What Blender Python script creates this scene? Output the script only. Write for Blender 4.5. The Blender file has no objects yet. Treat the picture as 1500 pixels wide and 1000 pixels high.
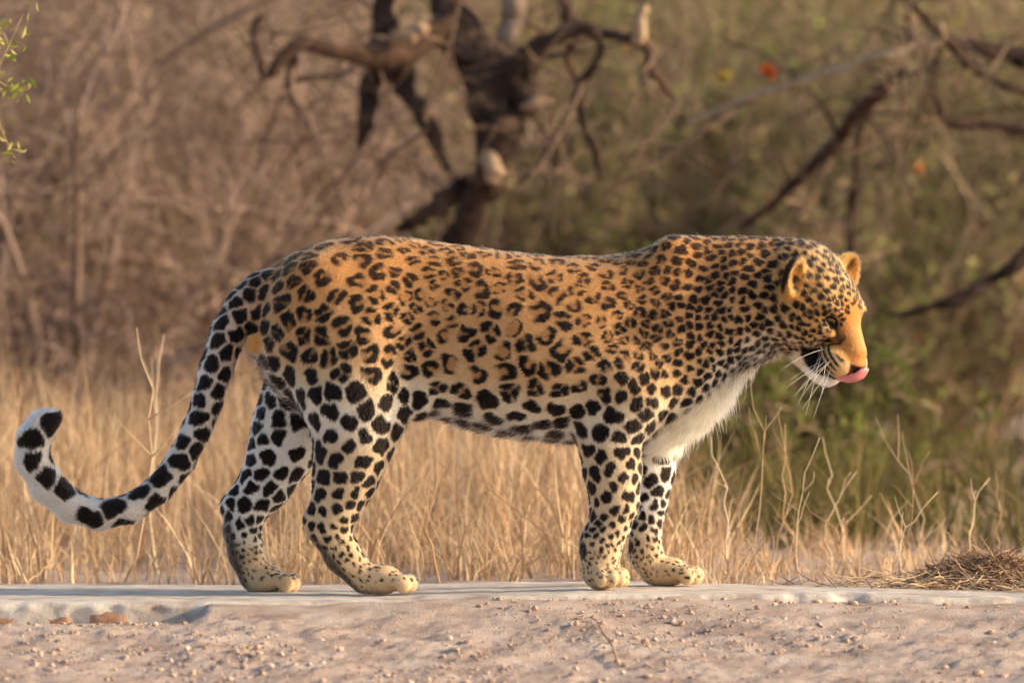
import bpy, math, random
import numpy as np
from mathutils import Vector, Matrix, kdtree

# ------------------------------------------------------------------ camera, sky, sun, exposure
scn = bpy.context.scene
COL = scn.collection
R = math.radians
CAM = Vector((0.0, -20.0, 0.80))
AIM = Vector((0.0, 0.0, 0.493))
WID = 2.055                                     # metres across the picture at the leopard
cd = bpy.data.cameras.new('camera')
cam = bpy.data.objects.new('camera', cd)
COL.objects.link(cam)
cam.location = CAM
cam.rotation_euler = (AIM - CAM).to_track_quat('-Z', 'Y').to_euler()
DIST = (AIM - CAM).length
cd.sensor_width = 36.0
cd.lens = 36.0 * DIST / WID
cd.clip_end = 2000.0
cd.dof.use_dof = True
cd.dof.focus_distance = DIST - 0.06
cd.dof.aperture_fstop = 4.0
scn.camera = cam

SUN_EL, SUN_AZ = 19.0, 94.0                      # azimuth from +Y (away from the camera) towards +X
w = bpy.data.worlds.new('World')
scn.world = w
w.use_nodes = True
nt = w.node_tree
bg = nt.nodes['Background']
sky = nt.nodes.new('ShaderNodeTexSky')
sky.sky_type = 'NISHITA'
sky.sun_disc = False
sky.sun_elevation = R(SUN_EL)
sky.sun_rotation = R(SUN_AZ)
sky.dust_density = 3.0
nt.links.new(sky.outputs[0], bg.inputs[0])
bg.inputs[1].default_value = 0.15
sl = bpy.data.lights.new('sun', 'SUN')
sun = bpy.data.objects.new('sun', sl)
COL.objects.link(sun)
sl.energy = 3.6
sl.angle = R(0.6)
sl.color = (1.0, 0.79, 0.53)
sd = Vector((math.cos(R(SUN_EL)) * math.sin(R(SUN_AZ)), math.cos(R(SUN_EL)) * math.cos(R(SUN_AZ)), math.sin(R(SUN_EL))))
sun.rotation_euler = (-sd).to_track_quat('-Z', 'Y').to_euler()
sun.location = (4, 2, 6)
scn.view_settings.view_transform = 'Standard'
scn.view_settings.look = 'None'
scn.view_settings.gamma = 1.0
scn.view_settings.use_curve_mapping = False
scn.view_settings.exposure = 0.75

# ------------------------------------------------------------------ helpers
rng = np.random.default_rng(7)
rnd = random.Random(11)
_fw = (AIM - CAM).normalized()
_rt = _fw.cross(Vector((0, 0, 1))).normalized()
_up = _rt.cross(_fw)

def P(px, py, y=0.0):
    """a point at depth y seen at that place of the photograph (1500 x 1000)"""
    s = WID / 1500.0 / DIST
    d = _fw + _rt * ((px - 750.0) * s) + _up * ((500.0 - py) * s)
    t = (y - CAM.y) / d.y
    return np.array(CAM + d * t)

S = WID / 1500.0

def tag(o, label=None, cat=None, group=None, kind=None):
    if label: o['label'] = label
    if cat: o['category'] = cat
    if group: o['group'] = group
    if kind: o['kind'] = kind
    return o

def empty(name, loc):
    o = bpy.data.objects.new(name, None)
    o.empty_display_size = 0.05
    o.location = loc
    COL.objects.link(o)
    return o

def link(name, me, mat=None, parent=None):
    o = bpy.data.objects.new(name, me)
    COL.objects.link(o)
    if mat is not None:
        me.materials.append(mat)
    if parent is not None:
        o.parent = parent
        o.matrix_parent_inverse = Matrix.Translation(-parent.location) if parent.type == 'EMPTY' else parent.matrix_world.inverted()
    return o

def np_mesh(name, verts, faces, smooth=True):
    """verts (n,3), faces (m,3|4) -> mesh"""
    me = bpy.data.meshes.new(name)
    verts = np.asarray(verts, np.float32); faces = np.asarray(faces, np.int32)
    n, k = faces.shape
    me.vertices.add(len(verts)); me.vertices.foreach_set('co', verts.ravel())
    me.loops.add(n * k); me.loops.foreach_set('vertex_index', faces.ravel())
    me.polygons.add(n)
    me.polygons.foreach_set('loop_start', np.arange(0, n * k, k, dtype=np.int32))
    me.polygons.foreach_set('use_smooth', np.full(n, smooth))
    me.update(calc_edges=True)
    return me

def set_col(me, cols, name='col'):
    a = me.color_attributes.new(name, 'FLOAT_COLOR', 'POINT')
    c = np.ones((len(cols), 4), np.float32); c[:, :3] = cols
    a.data.foreach_set('color', c.ravel())

_sn = np.random.default_rng(3)
_SW = [(_sn.normal(size=(3, 3)), _sn.uniform(0, 6.28, 3)) for _ in range(12)]
def snoise(p, freq, seed=0):
    """cheap smooth 3-D noise about -1..1"""
    out = np.zeros(len(p))
    for i in range(3):
        M, ph = _SW[(seed * 3 + i) % 12]
        q = p @ M * freq * (1 + .37 * i) + ph + seed
        out += np.sin(q[:, 0] + 1.3 * np.sin(q[:, 1])) * np.cos(q[:, 2] + np.sin(q[:, 0] * .7))
    return out / 2.2

def mat(name, color=(.5, .5, .5), rough=.8, attr=None, spec=.3):
    m = bpy.data.materials.new(name)
    m.use_nodes = True
    b = m.node_tree.nodes['Principled BSDF']
    b.inputs['Base Color'].default_value = (*color, 1)
    b.inputs['Roughness'].default_value = rough
    b.inputs['Specular IOR Level'].default_value = spec
    if attr:
        a = m.node_tree.nodes.new('ShaderNodeAttribute'); a.attribute_name = attr
        m.node_tree.links.new(a.outputs['Color'], b.inputs['Base Color'])
    return m

def noise_mat(name, cols, scale, rough=.9, bump=.3, bscale=None, detail=6, spec=.2, stops=None, bdist=.01):
    """procedural material: noise colour ramp and fine bump, in object coordinates"""
    m = bpy.data.materials.new(name)
    m.use_nodes = True
    t = m.node_tree; N = t.nodes; L = t.links
    b = N['Principled BSDF']
    b.inputs['Roughness'].default_value = rough
    b.inputs['Specular IOR Level'].default_value = spec
    tc = N.new('ShaderNodeTexCoord')
    n1 = N.new('ShaderNodeTexNoise'); n1.inputs['Scale'].default_value = scale; n1.inputs['Detail'].default_value = detail
    n1.inputs['Roughness'].default_value = .65
    L.new(tc.outputs['Object'], n1.inputs['Vector'])
    cr = N.new('ShaderNodeValToRGB')
    el = cr.color_ramp.elements
    while len(el) < len(cols): el.new(.5)
    for i, c in enumerate(cols):
        el[i].position = stops[i] if stops else .3 + .4 * i / max(1, len(cols) - 1)
        el[i].color = (*c, 1)
    L.new(n1.outputs['Fac'], cr.inputs['Fac'])
    L.new(cr.outputs['Color'], b.inputs['Base Color'])
    if bump:
        n2 = N.new('ShaderNodeTexNoise'); n2.inputs['Scale'].default_value = bscale or scale * 6; n2.inputs['Detail'].default_value = 8
        n2.inputs['Roughness'].default_value = .7
        L.new(tc.outputs['Object'], n2.inputs['Vector'])
        bp = N.new('ShaderNodeBump'); bp.inputs['Strength'].default_value = bump; bp.inputs['Distance'].default_value = bdist
        L.new(n2.outputs['Fac'], bp.inputs['Height'])
        L.new(bp.outputs['Normal'], b.inputs['Normal'])
    return m

def tube(path, radii, nseg=6, cap=True):
    """verts, faces (quads) of a tube through the points"""
    path = np.asarray(path, float); n = len(path)
    tg = np.gradient(path, axis=0); tg /= np.linalg.norm(tg, axis=1)[:, None] + 1e-9
    ref = np.array([0.31, 0.77, 0.55]); u = np.cross(tg[0], ref); u /= np.linalg.norm(u)
    V = []
    for i in range(n):
        u = u - tg[i] * (u @ tg[i]); u /= np.linalg.norm(u) + 1e-9
        v = np.cross(tg[i], u)
        a = np.arange(nseg) * 2 * np.pi / nseg
        V.append(path[i] + radii[i] * (np.cos(a)[:, None] * u + np.sin(a)[:, None] * v))
    V = np.concatenate(V)
    i = np.arange(n - 1)[:, None] * nseg; j = np.arange(nseg)[None]; j2 = (j + 1) % nseg
    F = np.stack([i + j, i + j2, i + nseg + j2, i + nseg + j], -1).reshape(-1, 4)
    if cap:
        V = np.concatenate([V, path[:1], path[-1:]]); a0, a1 = len(V) - 2, len(V) - 1
        k = np.arange(nseg); k2 = (k + 1) % nseg; b = (n - 1) * nseg
        F = np.concatenate([F, np.stack([np.full(nseg, a0), k2, k, np.full(nseg, a0)], -1)[:, [0, 1, 2, 2]],
                            np.stack([np.full(nseg, a1), b + k, b + k2, b + k2], -1)])
    return V, F

class Acc:
    """collects verts / quads / colours"""
    def __init__(s): s.V = []; s.F = []; s.C = []; s.n = 0
    def add(s, V, F, c=None):
        s.V.append(V); s.F.append(np.asarray(F) + s.n); s.n += len(V)
        if c is not None:
            c = np.asarray(c, float); s.C.append(np.tile(c, (len(V), 1)) if c.ndim == 1 else c)
    def mesh(s, name, smooth=True):
        V = np.concatenate(s.V); F = np.concatenate(s.F)
        me = bpy.data.meshes.new(name)
        tri = (F[:, 2] == F[:, 3]) if F.shape[1] == 4 else np.zeros(len(F), bool)
        if tri.any():
            q, t3 = F[~tri], F[tri][:, :3]
            loops = np.concatenate([q.ravel(), t3.ravel()]).astype(np.int32)
            st = np.concatenate([np.arange(len(q)) * 4, len(q) * 4 + np.arange(len(t3)) * 3]).astype(np.int32)
            me.vertices.add(len(V)); me.vertices.foreach_set('co', V.astype(np.float32).ravel())
            me.loops.add(len(loops)); me.loops.foreach_set('vertex_index', loops)
            me.polygons.add(len(st)); me.polygons.foreach_set('loop_start', st)
            me.polygons.foreach_set('use_smooth', np.full(len(st), smooth))
            me.update(calc_edges=True)
        else:
            me = np_mesh(name, V, F, smooth)
        if s.C: set_col(me, np.concatenate(s.C))
        return me

FUR = 330000
# ------------------------------------------------------------------ setting: ground, kerb
def pxx(x): return x / S + 750.0
KX = np.array([-3000, 0, 300, 560, 700, 850, 1050, 1200, 1500, 4500], float)
KZ = np.array([-.012, -.012, -.013, -.0125, -.006, -.001, -.001, -.004, -.014, -.03])
def kerb_top(x): return np.interp(pxx(x), KX, KZ)
def kerb_front(x): return np.interp(pxx(x), [0, 300, 700, 1100, 1500], [-.42, -.40, -.34, -.27, -.24])
def kerb_back(x): return np.interp(pxx(x), [0, 300, 700, 1100, 1500], [.46, .45, .40, .20, .13])

def grid_lines(a, b, step, far, growth):
    mid = np.arange(a, b + step / 2, step); out = [mid]; v = b; s = step
    r = []
    while v < far: s *= growth; v += s; r.append(v)
    l = []; v = a; s = step
    while v > -far: s *= growth; v -= s; l.append(v)
    return np.concatenate([np.array(l[::-1]), mid, np.array(r)])
gx = grid_lines(-1.3, 1.3, .011, 400, 1.25)
gy = grid_lines(-3.4, .6, .014, 400, 1.22)
GX, GY = np.meshgrid(gx, gy, indexing='ij')
def ground_z(x, y):
    p = np.stack([x, y, 0 * x], -1).reshape(-1, 3)
    n_a = snoise(p, 3.0, 1).reshape(x.shape); n_b = snoise(p, 14, 2).reshape(x.shape); n_c = snoise(p, 48, 3).reshape(x.shape); n_d = snoise(p, 130, 0).reshape(x.shape)
    px = pxx(x)
    kt = kerb_top(x)
    # sand banked against the kerb, scoured out on one stretch
    bank = np.interp(px + 3 * n_b, [-900, 0, 240, 292, 316, 700, 820, 1080, 1500, 2400], [-.044, -.046, -.040, -.034, -.005, -.004, -.010, -.014, -.014, -.02])
    d = np.clip(kerb_front(x) - y, 0, 50)
    r_ = np.clip((d - .05) / .34, 0, 1); r_ = r_ * r_ * (3 - 2 * r_)
    front = kt * (1 - r_) + (bank * (1 - r_) + (-.046) * r_) - .006 * r_ - .085 * np.clip(d - .3, 0, 2.0)
    amp = np.clip(d / .35, .12, 1)
    front = front + .006 * np.clip(1 - d / .2, 0, 1) * n_b * (px > 330) + amp * (.007 * n_a + .006 * n_b + np.maximum(n_c, -.3) * .0068 * (.4 + .8 * np.clip(n_a + .3, 0, 1)) + .0042 * n_d)
    back = kt - .020 + .012 * n_a + .006 * n_b
    rise = np.clip(y - 13, 0, None)
    back = back + .035 * np.clip(y - 1.5, 0, 12) * .3 + rise * .11 * np.clip(rise / 10, .2, 1) / (1 + rise / 120)
    under = (y > kerb_front(x) + .03) & (y < kerb_back(x) - .03)
    z = np.where(y < (kerb_front(x) + kerb_back(x)) / 2, front, back)
    return np.where(under, kt - .09, z)
GZ = ground_z(GX, GY)
nx_, ny_ = GX.shape
ii = np.arange(nx_ - 1)[:, None] * ny_ + np.arange(ny_ - 1)[None]
GF = np.stack([ii, ii + ny_, ii + ny_ + 1, ii + 1], -1).reshape(-1, 4)
m_ground = noise_mat('dry_earth', [(.36, .25, .20), (.53, .41, .34), (.66, .545, .47)], 9, rough=.95, bump=1.0, bscale=170, stops=[.30, .52, .72], bdist=.008)
tag(link('ground', np_mesh('ground', np.stack([GX, GY, GZ], -1).reshape(-1, 3), GF), m_ground), 'bare pinkish dry earth with crumbs of soil', kind='structure')

# kerb: a long low stone slab with a worn rounded edge
m_kerb = noise_mat('worn_kerb', [(.30, .22, .175), (.51, .435, .37), (.65, .58, .505)], 9, rough=.92, bump=.6, bscale=120, stops=[.30, .46, .62], bdist=.005)
kx = np.concatenate([np.arange(-12, -1.3, .25), np.arange(-1.3, 1.3, .008), np.arange(1.3, 12, .25)])
prof = []
kf, kb, kt = kerb_front(kx), kerb_back(kx), kerb_top(kx)
NP = 18
KV = []
for i in range(NP):
    # from the foot of the front face over the rounded edge, across the top, down behind
    if i < 4: dy = np.full_like(kx, 0.0); dz = np.full_like(kx, -.085 + i * .022)
    elif i < 8: a = (i - 3) / 4 * math.pi / 2; dy = .017 * (1 - math.cos(a)) + 0 * kx; dz = -.019 + .019 * math.sin(a) + 0 * kx
    else: dy = None
    if dy is not None: yv = kf + dy; zv = kt + dz
    elif i < 17: f = (i - 7) / 9; yv = kf + .017 + (kb - kf - .017) * f; zv = kt + 0 * kx
    else: yv = kb; zv = kt - .1
    p = np.stack([kx, yv, zv], 1)
    j = snoise(p, 22, i % 4) * .0022 + snoise(p, 70, 2) * .0012
    chip = np.clip(snoise(p * [1, 0, 0] + [0, 3., 0], 9, 1) - .55, 0, 1) * .02 * (2 <= i <= 9)
    if i <= 9: p[:, 1] += j * 2 + chip
    if 7 <= i: p[:, 2] += j * .5
    p[:, 2] -= chip * .7
    KV.append(p)
KV = np.stack(KV, 1).reshape(-1, 3)
ii = np.arange(len(kx) - 1)[:, None] * NP + np.arange(NP - 1)[None]
KF = np.stack([ii, ii + NP, ii + NP + 1, ii + 1], -1).reshape(-1, 4)
kerb = tag(link('kerb', np_mesh('kerb', KV, KF), m_kerb), 'long low worn stone kerb half buried in sand', kind='structure')
m_brick = noise_mat('old_brick', [(.30, .15, .09), (.42, .23, .14), (.46, .34, .26)], 40, rough=.95, bump=.8, bscale=160, bdist=.003)
for (a, b, t0, t1) in ((-20, 26, 899, 925), (128, 192, 893, 925), (60, 104, 903, 925)):
    p0, p1 = P(a, t1, -.43), P(b, t0, -.43)
    xs = np.linspace(p0[0], p1[0], 9); zs = np.linspace(p0[2], p1[2], 5)
    A, B = np.meshgrid(xs, zs, indexing='ij')
    pp = np.stack([A, 0 * A, B], -1).reshape(-1, 3)
    nzz = snoise(pp, 90, 1).reshape(A.shape)
    edge = np.minimum.outer(np.minimum(np.arange(9), np.arange(9)[::-1]), np.minimum(np.arange(5), np.arange(5)[::-1])) == 0
    Yv = kerb_front(A) - .003 - .002 * nzz + edge * .012
    A = A + .009 * snoise(pp, 60, 2).reshape(A.shape); B = B + .007 * snoise(pp, 60, 3).reshape(A.shape)
    q = np.arange(8)[:, None] * 5 + np.arange(4)[None]
    link('brick', np_mesh('brick', np.stack([A, Yv, B], -1).reshape(-1, 3), np.stack([q, q + 5, q + 6, q + 1], -1).reshape(-1, 4)), m_brick, kerb)

# ------------------------------------------------------------------ vegetation helpers
def leaf_mat(name, trans=.35, rough=.7):
    m = bpy.data.materials.new(name); m.use_nodes = True
    t = m.node_tree; N = t.nodes; L = t.links
    N.remove(N['Principled BSDF'])
    at = N.new('ShaderNodeAttribute'); at.attribute_name = 'col'
    d = N.new('ShaderNodeBsdfDiffuse'); tr = N.new('ShaderNodeBsdfTranslucent'); mx = N.new('ShaderNodeMixShader')
    mx.inputs[0].default_value = trans
    L.new(at.outputs['Color'], d.inputs['Color']); L.new(at.outputs['Color'], tr.inputs['Color'])
    L.new(d.outputs[0], mx.inputs[1]); L.new(tr.outputs[0], mx.inputs[2]); L.new(mx.outputs[0], N['Material Output'].inputs['Surface'])
    return m
m_leaf = leaf_mat('leaf'); m_straw = leaf_mat('straw', .3)
m_twig = mat('twig_bark', rough=.9, attr='col', spec=.15)

def tubes(paths, radii, nseg=4):
    """many open tubes at once: paths (n,m,3), radii (n,m)"""
    n, m, _ = paths.shape
    tg = np.gradient(paths, axis=1); tg /= np.linalg.norm(tg, axis=2, keepdims=True) + 1e-9
    ref = np.tile(np.array([.31, .77, .55]), (n, 1)); u = np.cross(tg[:, 0], ref); u /= np.linalg.norm(u, axis=1)[:, None] + 1e-9
    u = u[:, None] - tg * (u[:, None] * tg).sum(2, keepdims=True); u /= np.linalg.norm(u, axis=2, keepdims=True) + 1e-9
    v = np.cross(tg, u)
    a = np.arange(nseg) * 2 * np.pi / nseg
    V = paths[:, :, None] + radii[:, :, None, None] * (np.cos(a)[:, None] * u[:, :, None] + np.sin(a)[:, None] * v[:, :, None])
    base = np.arange(n)[:, None, None] * (m * nseg) + np.arange(m - 1)[None, :, None] * nseg
    j = np.arange(nseg)[None, None]; j2 = (j + 1) % nseg
    F = np.stack([base + j, base + j2, base + nseg + j2, base + nseg + j], -1).reshape(-1, 4)
    return V.reshape(-1, 3), F

def leaves(c, size, g, cols, up=.3, narrow=.45):
    """diamond leaves at points c, folded a little along the mid rib"""
    n = len(c)
    d = g.normal(size=(n, 3)); d[:, 2] += up; d /= np.linalg.norm(d, axis=1)[:, None]
    s = np.cross(d, g.normal(size=(n, 3))); s /= np.linalg.norm(s, axis=1)[:, None]
    nn = np.cross(d, s)
    L = (size * g.uniform(.6, 1.4, n))[:, None]
    V = np.stack([c - d * L * .5, c + s * L * narrow * .5 + nn * L * .10, c + d * L * .5, c - s * L * narrow * .5 + nn * L * .10], 1)
    F = np.arange(n)[:, None] * 4 + np.arange(4)[None]
    C = np.repeat(cols * g.uniform(.65, 1.25, (n, 1)), 4, 0)
    return V.reshape(-1, 3), F, C

def bush(name, label, group, base, h, spread, g, twig_col, leaf_cols, leaf_wt, nstem=26, nsub=9, ntw=7, nleaf=9000, lsize=.028, lean=(0, 0), trad=1.0, cat='bush'):
    base = np.array(base, float)
    base[2] = float(ground_z(np.array([[base[0]]]), np.array([[base[1]]]))[0, 0]) - .03
    root = empty(name, base); tag(root, label, cat, group)
    A = Acc()
    def grow(p0, d0, ln, m, wob, r0, r1, grav=0):
        n = len(p0); P_ = [p0]; d = d0.copy()
        for i in range(m - 1):
            d = d + g.normal(0, wob, (n, 3)); d[:, 2] += grav; d /= np.linalg.norm(d, axis=1)[:, None]
            P_.append(P_[-1] + d * (ln / (m - 1))[:, None])
        P_ = np.stack(P_, 1); rr = np.linspace(1, 0, m)[None] * (r0 - r1)[:, None] + r1[:, None]
        return P_, rr
    a = g.uniform(0, 6.283, nstem); t = g.uniform(.1, 1, nstem) ** .7 * spread
    d0 = np.stack([np.cos(a) * t + lean[0], np.sin(a) * t + lean[1], np.ones(nstem)], 1); d0 /= np.linalg.norm(d0, axis=1)[:, None]
    p0 = base + np.stack([np.cos(a) * .12, np.sin(a) * .12, 0 * a], 1) * g.uniform(.2, 1, nstem)[:, None]
    ln = h * g.uniform(.7, 1.15, nstem)
    S1, R1 = grow(p0, d0, ln, 9, .16, g.uniform(.006, .026, nstem) * trad, np.full(nstem, .003))
    V_, F_ = tubes(S1, R1, 5)
    tc = np.asarray(twig_col)
    A.add(V_, F_, np.repeat(tc * g.uniform(.35, 1.3, (nstem, 1)), 45, 0))
    def sub(Pp, Rr, k, lnr, wob, rr):
        n, m, _ = Pp.shape
        idx = np.repeat(np.arange(n), k); f = g.uniform(.12, .98, len(idx)) * (m - 1); i0 = np.minimum(f.astype(int), m - 2); fr = (f - i0)[:, None]
        p = Pp[idx, i0] * (1 - fr) + Pp[idx, i0 + 1] * fr
        d = Pp[idx, i0 + 1] - Pp[idx, i0]; d /= np.linalg.norm(d, axis=1)[:, None]
        d = d * .5 + g.normal(0, .75, d.shape); d[:, 2] += .1; d /= np.linalg.norm(d, axis=1)[:, None]
        return grow(p, d, lnr * g.uniform(.5, 1.3, len(idx)), 6, wob, np.minimum(Rr[idx, i0] * .7, rr * g.uniform(.6, 1.2, len(idx))), np.full(len(idx), .0009))
    S2, R2 = sub(S1, R1, nsub, h * .36, .24, .005 * trad)
    V_, F_ = tubes(S2, R2, 4); A.add(V_, F_, np.repeat(tc * g.uniform(.45, 1.6, (len(S2), 1)) * (1 + .45 * snoise(S2[:, 3], 4.5, 2))[:, None].clip(.3, 1.7), 24, 0))
    S3, R3 = sub(S2, R2, ntw, h * .16, .3, .0028 * trad)
    V_, F_ = tubes(S3, R3, 3); A.add(V_, F_, np.repeat(tc * g.uniform(.6, 1.5, (len(S3), 1)) * (1 + .5 * snoise(S3[:, 3], 4.5, 2))[:, None].clip(.25, 1.8), 18, 0))
    link('stem', A.mesh(name + '_stem'), m_twig, root)
    if nleaf:
        i = g.integers(0, len(S3), nleaf); j = g.integers(1, 6, nleaf)
        c = S3[i, j] + g.normal(0, .012, (nleaf, 3))
        cum = np.cumsum(leaf_wt); pick = np.clip(.5 + .42 * snoise(c, 9, 1) + .16 * g.normal(size=nleaf), 0, .999)
        lc = np.asarray(leaf_cols)[np.minimum(np.searchsorted(cum, pick), len(leaf_cols) - 1)]
        keep_ = snoise(c, 6.5, 2) > g.uniform(-1.1, .55, nleaf); c, lc = c[keep_], lc[keep_]; nleaf = len(c)
        V_, F_, C_ = leaves(c, np.full(nleaf, lsize), g, lc)
        B = Acc(); B.add(V_, F_, C_); link('crown', B.mesh(name + '_crown', False), m_leaf, root)
    return root

MAUVE = (.32, .225, .180); BROWN = (.33, .235, .16); GREYB = (.26, .19, .14)
OLV = [(.21, .23, .078), (.30, .27, .115), (.38, .30, .155), (.14, .175, .055), (.42, .46, .14), (.46, .22, .09)]
WB = [.30, .27, .20, .13, .07, .03]
DRY = [(.42, .285, .18), (.34, .23, .15), (.50, .37, .25), (.32, .26, .11)]
WD = [.35, .35, .15, .15]

# thorny brown thicket on one side
gB = np.random.default_rng(21)
LEFT = 'bare thorny bushes in the brown thicket'
for k, (px, y, h, sp, nl) in enumerate(((40, 6.0, 1.35, .85, 2500), (230, 7.2, 1.55, .8, 3500), (400, 8.8, 1.6, .8, 4500), (-160, 6.8, 1.8, .8, 3000), (120, 9.6, 2.0, .75, 5000))):
    lab = ['low mauve-brown thorny bush fanned out above the dry grass by the curled tail', 'bare twiggy bush right behind the low mauve-brown thorny bush', 'brown twiggy bush rooted beside the gnarled dead tree',
           'tall bare bush at the outer end of the brown thicket', 'tallest bare bush at the back of the brown thicket'][k]
    bush('thorn_bush', lab, LEFT, P(px, 700, y), h, sp, gB, MAUVE, DRY + [(.13, .115, .045), (.26, .25, .08), (.10, .07, .05)], [.22, .2, .1, .12, .16, .1, .1], nstem=30, nsub=12, ntw=9, nleaf=int(nl * 2.2), lsize=.024, trad=1.15)
# olive bushes
RIGHT = 'olive leafy bushes filling the back'
labs = ['olive leafy bush standing behind the dead tree trunk', 'olive bush with scattered yellow leaves behind the shoulders of the leopard', 'yellowing olive bush behind the head of the leopard',
        'low dark green bush behind the thin dry stalks', 'olive bush behind the straw heap', 'tall olive bush at the far end of the hedge of scrub', 'tall olive bush deep behind the dead tree', 'tall brownish bush deep behind the pale branch', 'brown leafy bush deep behind the thorny thicket', 'large leafy bush at the outer edge of the thorny thicket', 'olive bush beyond the trunk of the bare tree', 'outermost brown bush past the thorny thicket']
for k, (px, y, h, sp, nl) in enumerate(((620, 9.5, 1.6, .7, 11000), (860, 8.4, 1.35, .8, 11000), (1090, 9.2, 1.5, .8, 12000), (1130, 5.2, .50, 1.1, 9000), (1400, 8.0, 1.25, .85, 11000), (1650, 9.5, 1.7, .8, 10000),
                                        (700, 13, 2.6, .6, 15000), (1150, 12.5, 2.5, .7, 15000), (250, 13.5, 2.6, .7, 13000), (-350, 11.5, 2.6, .7, 10000), (2000, 8.5, 1.8, .8, 9000), (-620, 8.0, 1.7, .8, 7000))):
    cols = OLV if k != 3 else [(.16, .18, .050), (.22, .22, .07), (.28, .24, .09)]
    wt = WB if k != 3 else [.5, .35, .15]
    if k in (8, 9, 11): cols, wt = DRY + OLV[:2], [.25, .25, .15, .1, .15, .1]
    bush('leafy_bush', labs[k], RIGHT, P(px, 700, y), h, sp, gB, BROWN, cols, wt, nstem=24, nsub=10, ntw=8, nleaf=nl, lsize=.036 if y < 10 else .05)
# far scrub: one mass on the rising ground
A = Acc(); n = 60000
x = gB.uniform(-9, 9, n); y = gB.uniform(15, 30, n); z = ground_z(x[:, None], y[:, None])[:, 0]
hgt = 2.4 + 1.2 * snoise(np.stack([x, y, 0 * x], 1), 1.1, 2)
lc = np.array(OLV + DRY)[gB.integers(0, 10, n)] * .9
V_, F_, C_ = leaves(np.stack([x, y, z + gB.uniform(0, 1, n) ** .8 * np.clip(hgt, .8, 5)], 1), np.full(n, .13), gB, lc, narrow=.6)
A.add(V_, F_, C_)
tag(link('undergrowth', A.mesh('undergrowth', False), m_leaf), 'far mass of brown and olive scrub on the rising ground', 'scrub', kind='stuff')

# ------------------------------------------------------------------ gnarled dead tree
m_bark = noise_mat('dark_bark', [(.022, .014, .011), (.07, .042, .030), (.20, .135, .095)], 14, rough=.9, bump=.8, bscale=60, stops=[.36, .56, .78], bdist=.012)
m_redbark = noise_mat('red_bark', [(.035, .021, .015), (.115, .066, .044), (.25, .17, .12)], 16, rough=.9, bump=.8, bscale=70, stops=[.34, .55, .78], bdist=.01)
m_pale = noise_mat('pale_wood', [(.20, .12, .075), (.38, .26, .165), (.50, .38, .27)], 20, rough=.85, bump=.5, bscale=90, bdist=.006)
def spline(p, n):
    p = np.asarray(p, float); t = np.linspace(0, len(p) - 1, n); i = np.minimum(t.astype(int), len(p) - 2); f = (t - i)[:, None]
    q = np.concatenate([2 * p[:1] - p[1:2], p, 2 * p[-1:] - p[-2:-1]])
    a, b, c, d = q[i], q[i + 1], q[i + 2], q[i + 3]
    return .5 * (2 * b + (c - a) * f + (2 * a - 5 * b + 4 * c - d) * f ** 2 + (3 * b - a - 3 * c + d) * f ** 3)
def limb(root, name, nodes, m, seed=0, n=40, ns=12):
    """nodes: (px, py, y, width px)"""
    pts = spline([P(a, b, c) for a, b, c, w_ in nodes], n)
    rs_ = np.random.default_rng(seed + 100); kn = rs_.normal(0, 1, (n // 3 + 2, 3)); kt_ = np.arange(n) / 3.0; i_ = kt_.astype(int); f_ = (kt_ - i_)[:, None]
    jit = kn[i_] * (1 - f_) + kn[i_ + 1] * f_
    rad = spline([[w_ * .5 * S * (20 + c) / 20] * 3 for a, b, c, w_ in nodes], n)[:, 0]
    pts = pts + jit * rad[:, None] * .22; rad = rad * (1 + .16 * jit[:, 0])
    V_, F_ = tube(pts, np.maximum(rad, .001), ns)
    nn = snoise(V_ + seed, 26, seed % 4); ctr = np.concatenate([np.repeat(pts, ns, 0), pts[:1], pts[-1:]])
    rr = np.concatenate([np.repeat(rad, ns), [0, 0]])
    dirn = V_ - ctr
    V_ = V_ + dirn * (.24 * nn + .12 * snoise(V_ + seed, 80, 1))[:, None]
    if name == 'broken_end':
        tip = np.concatenate([np.repeat(np.arange(n) >= n - 3, ns), [False, True]]); ax_ = pts[-1] - pts[-4]
        V_ = V_ + tip[:, None] * ax_ * (.9 * snoise(V_ + seed, 120, 3))[:, None]
    A = Acc(); A.add(V_, F_); return link(name, A.mesh(name), m, root)
TB = P(640, 700, 5.0); TB[2] = float(ground_z(np.array([[TB[0]]]), np.array([[TB[1]]]))[0, 0])
tree = empty('dead_tree', TB); tag(tree, 'gnarled dark dead tree with twisted broken limbs standing behind the leopard', 'tree')
gz_py = 860 + (0 - TB[2]) / S / 1.25 + 20
limb(tree, 'trunk', [(640, 740, 5.0, 95), (650, 560, 5.0, 80), (668, 400, 5.0, 60), (688, 320, 4.95, 44), (712, 270, 4.9, 46), (726, 222, 4.9, 58), (724, 180, 4.9, 58), (704, 118, 4.95, 60), (678, 58, 5.0, 62), (658, 4, 5.05, 56), (636, -120, 5.1, 50)], m_bark, 1, 70, 16)
limb(tree, 'limb', [(660, 48, 5.0, 50), (615, 62, 4.95, 44), (560, 76, 4.9, 36), (500, 74, 4.85, 26), (445, 64, 4.8, 20), (415, 84, 4.8, 16), (392, 108, 4.8, 14), (376, 80, 4.8, 12), (374, 40, 4.8, 14), (392, 22, 4.8, 12)], m_redbark, 2)
limb(tree, 'limb', [(572, -40, 5.1, 40), (562, 30, 5.1, 36), (552, 90, 5.08, 36), (540, 140, 5.05, 30), (532, 190, 5.0, 20), (526, 215, 5.0, 8)], m_bark, 3)
limb(tree, 'limb', [(570, 84, 5.0, 36), (592, 128, 4.95, 30), (612, 165, 4.9, 22), (636, 205, 4.9, 18), (658, 250, 4.9, 9)], m_bark, 4)
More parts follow.
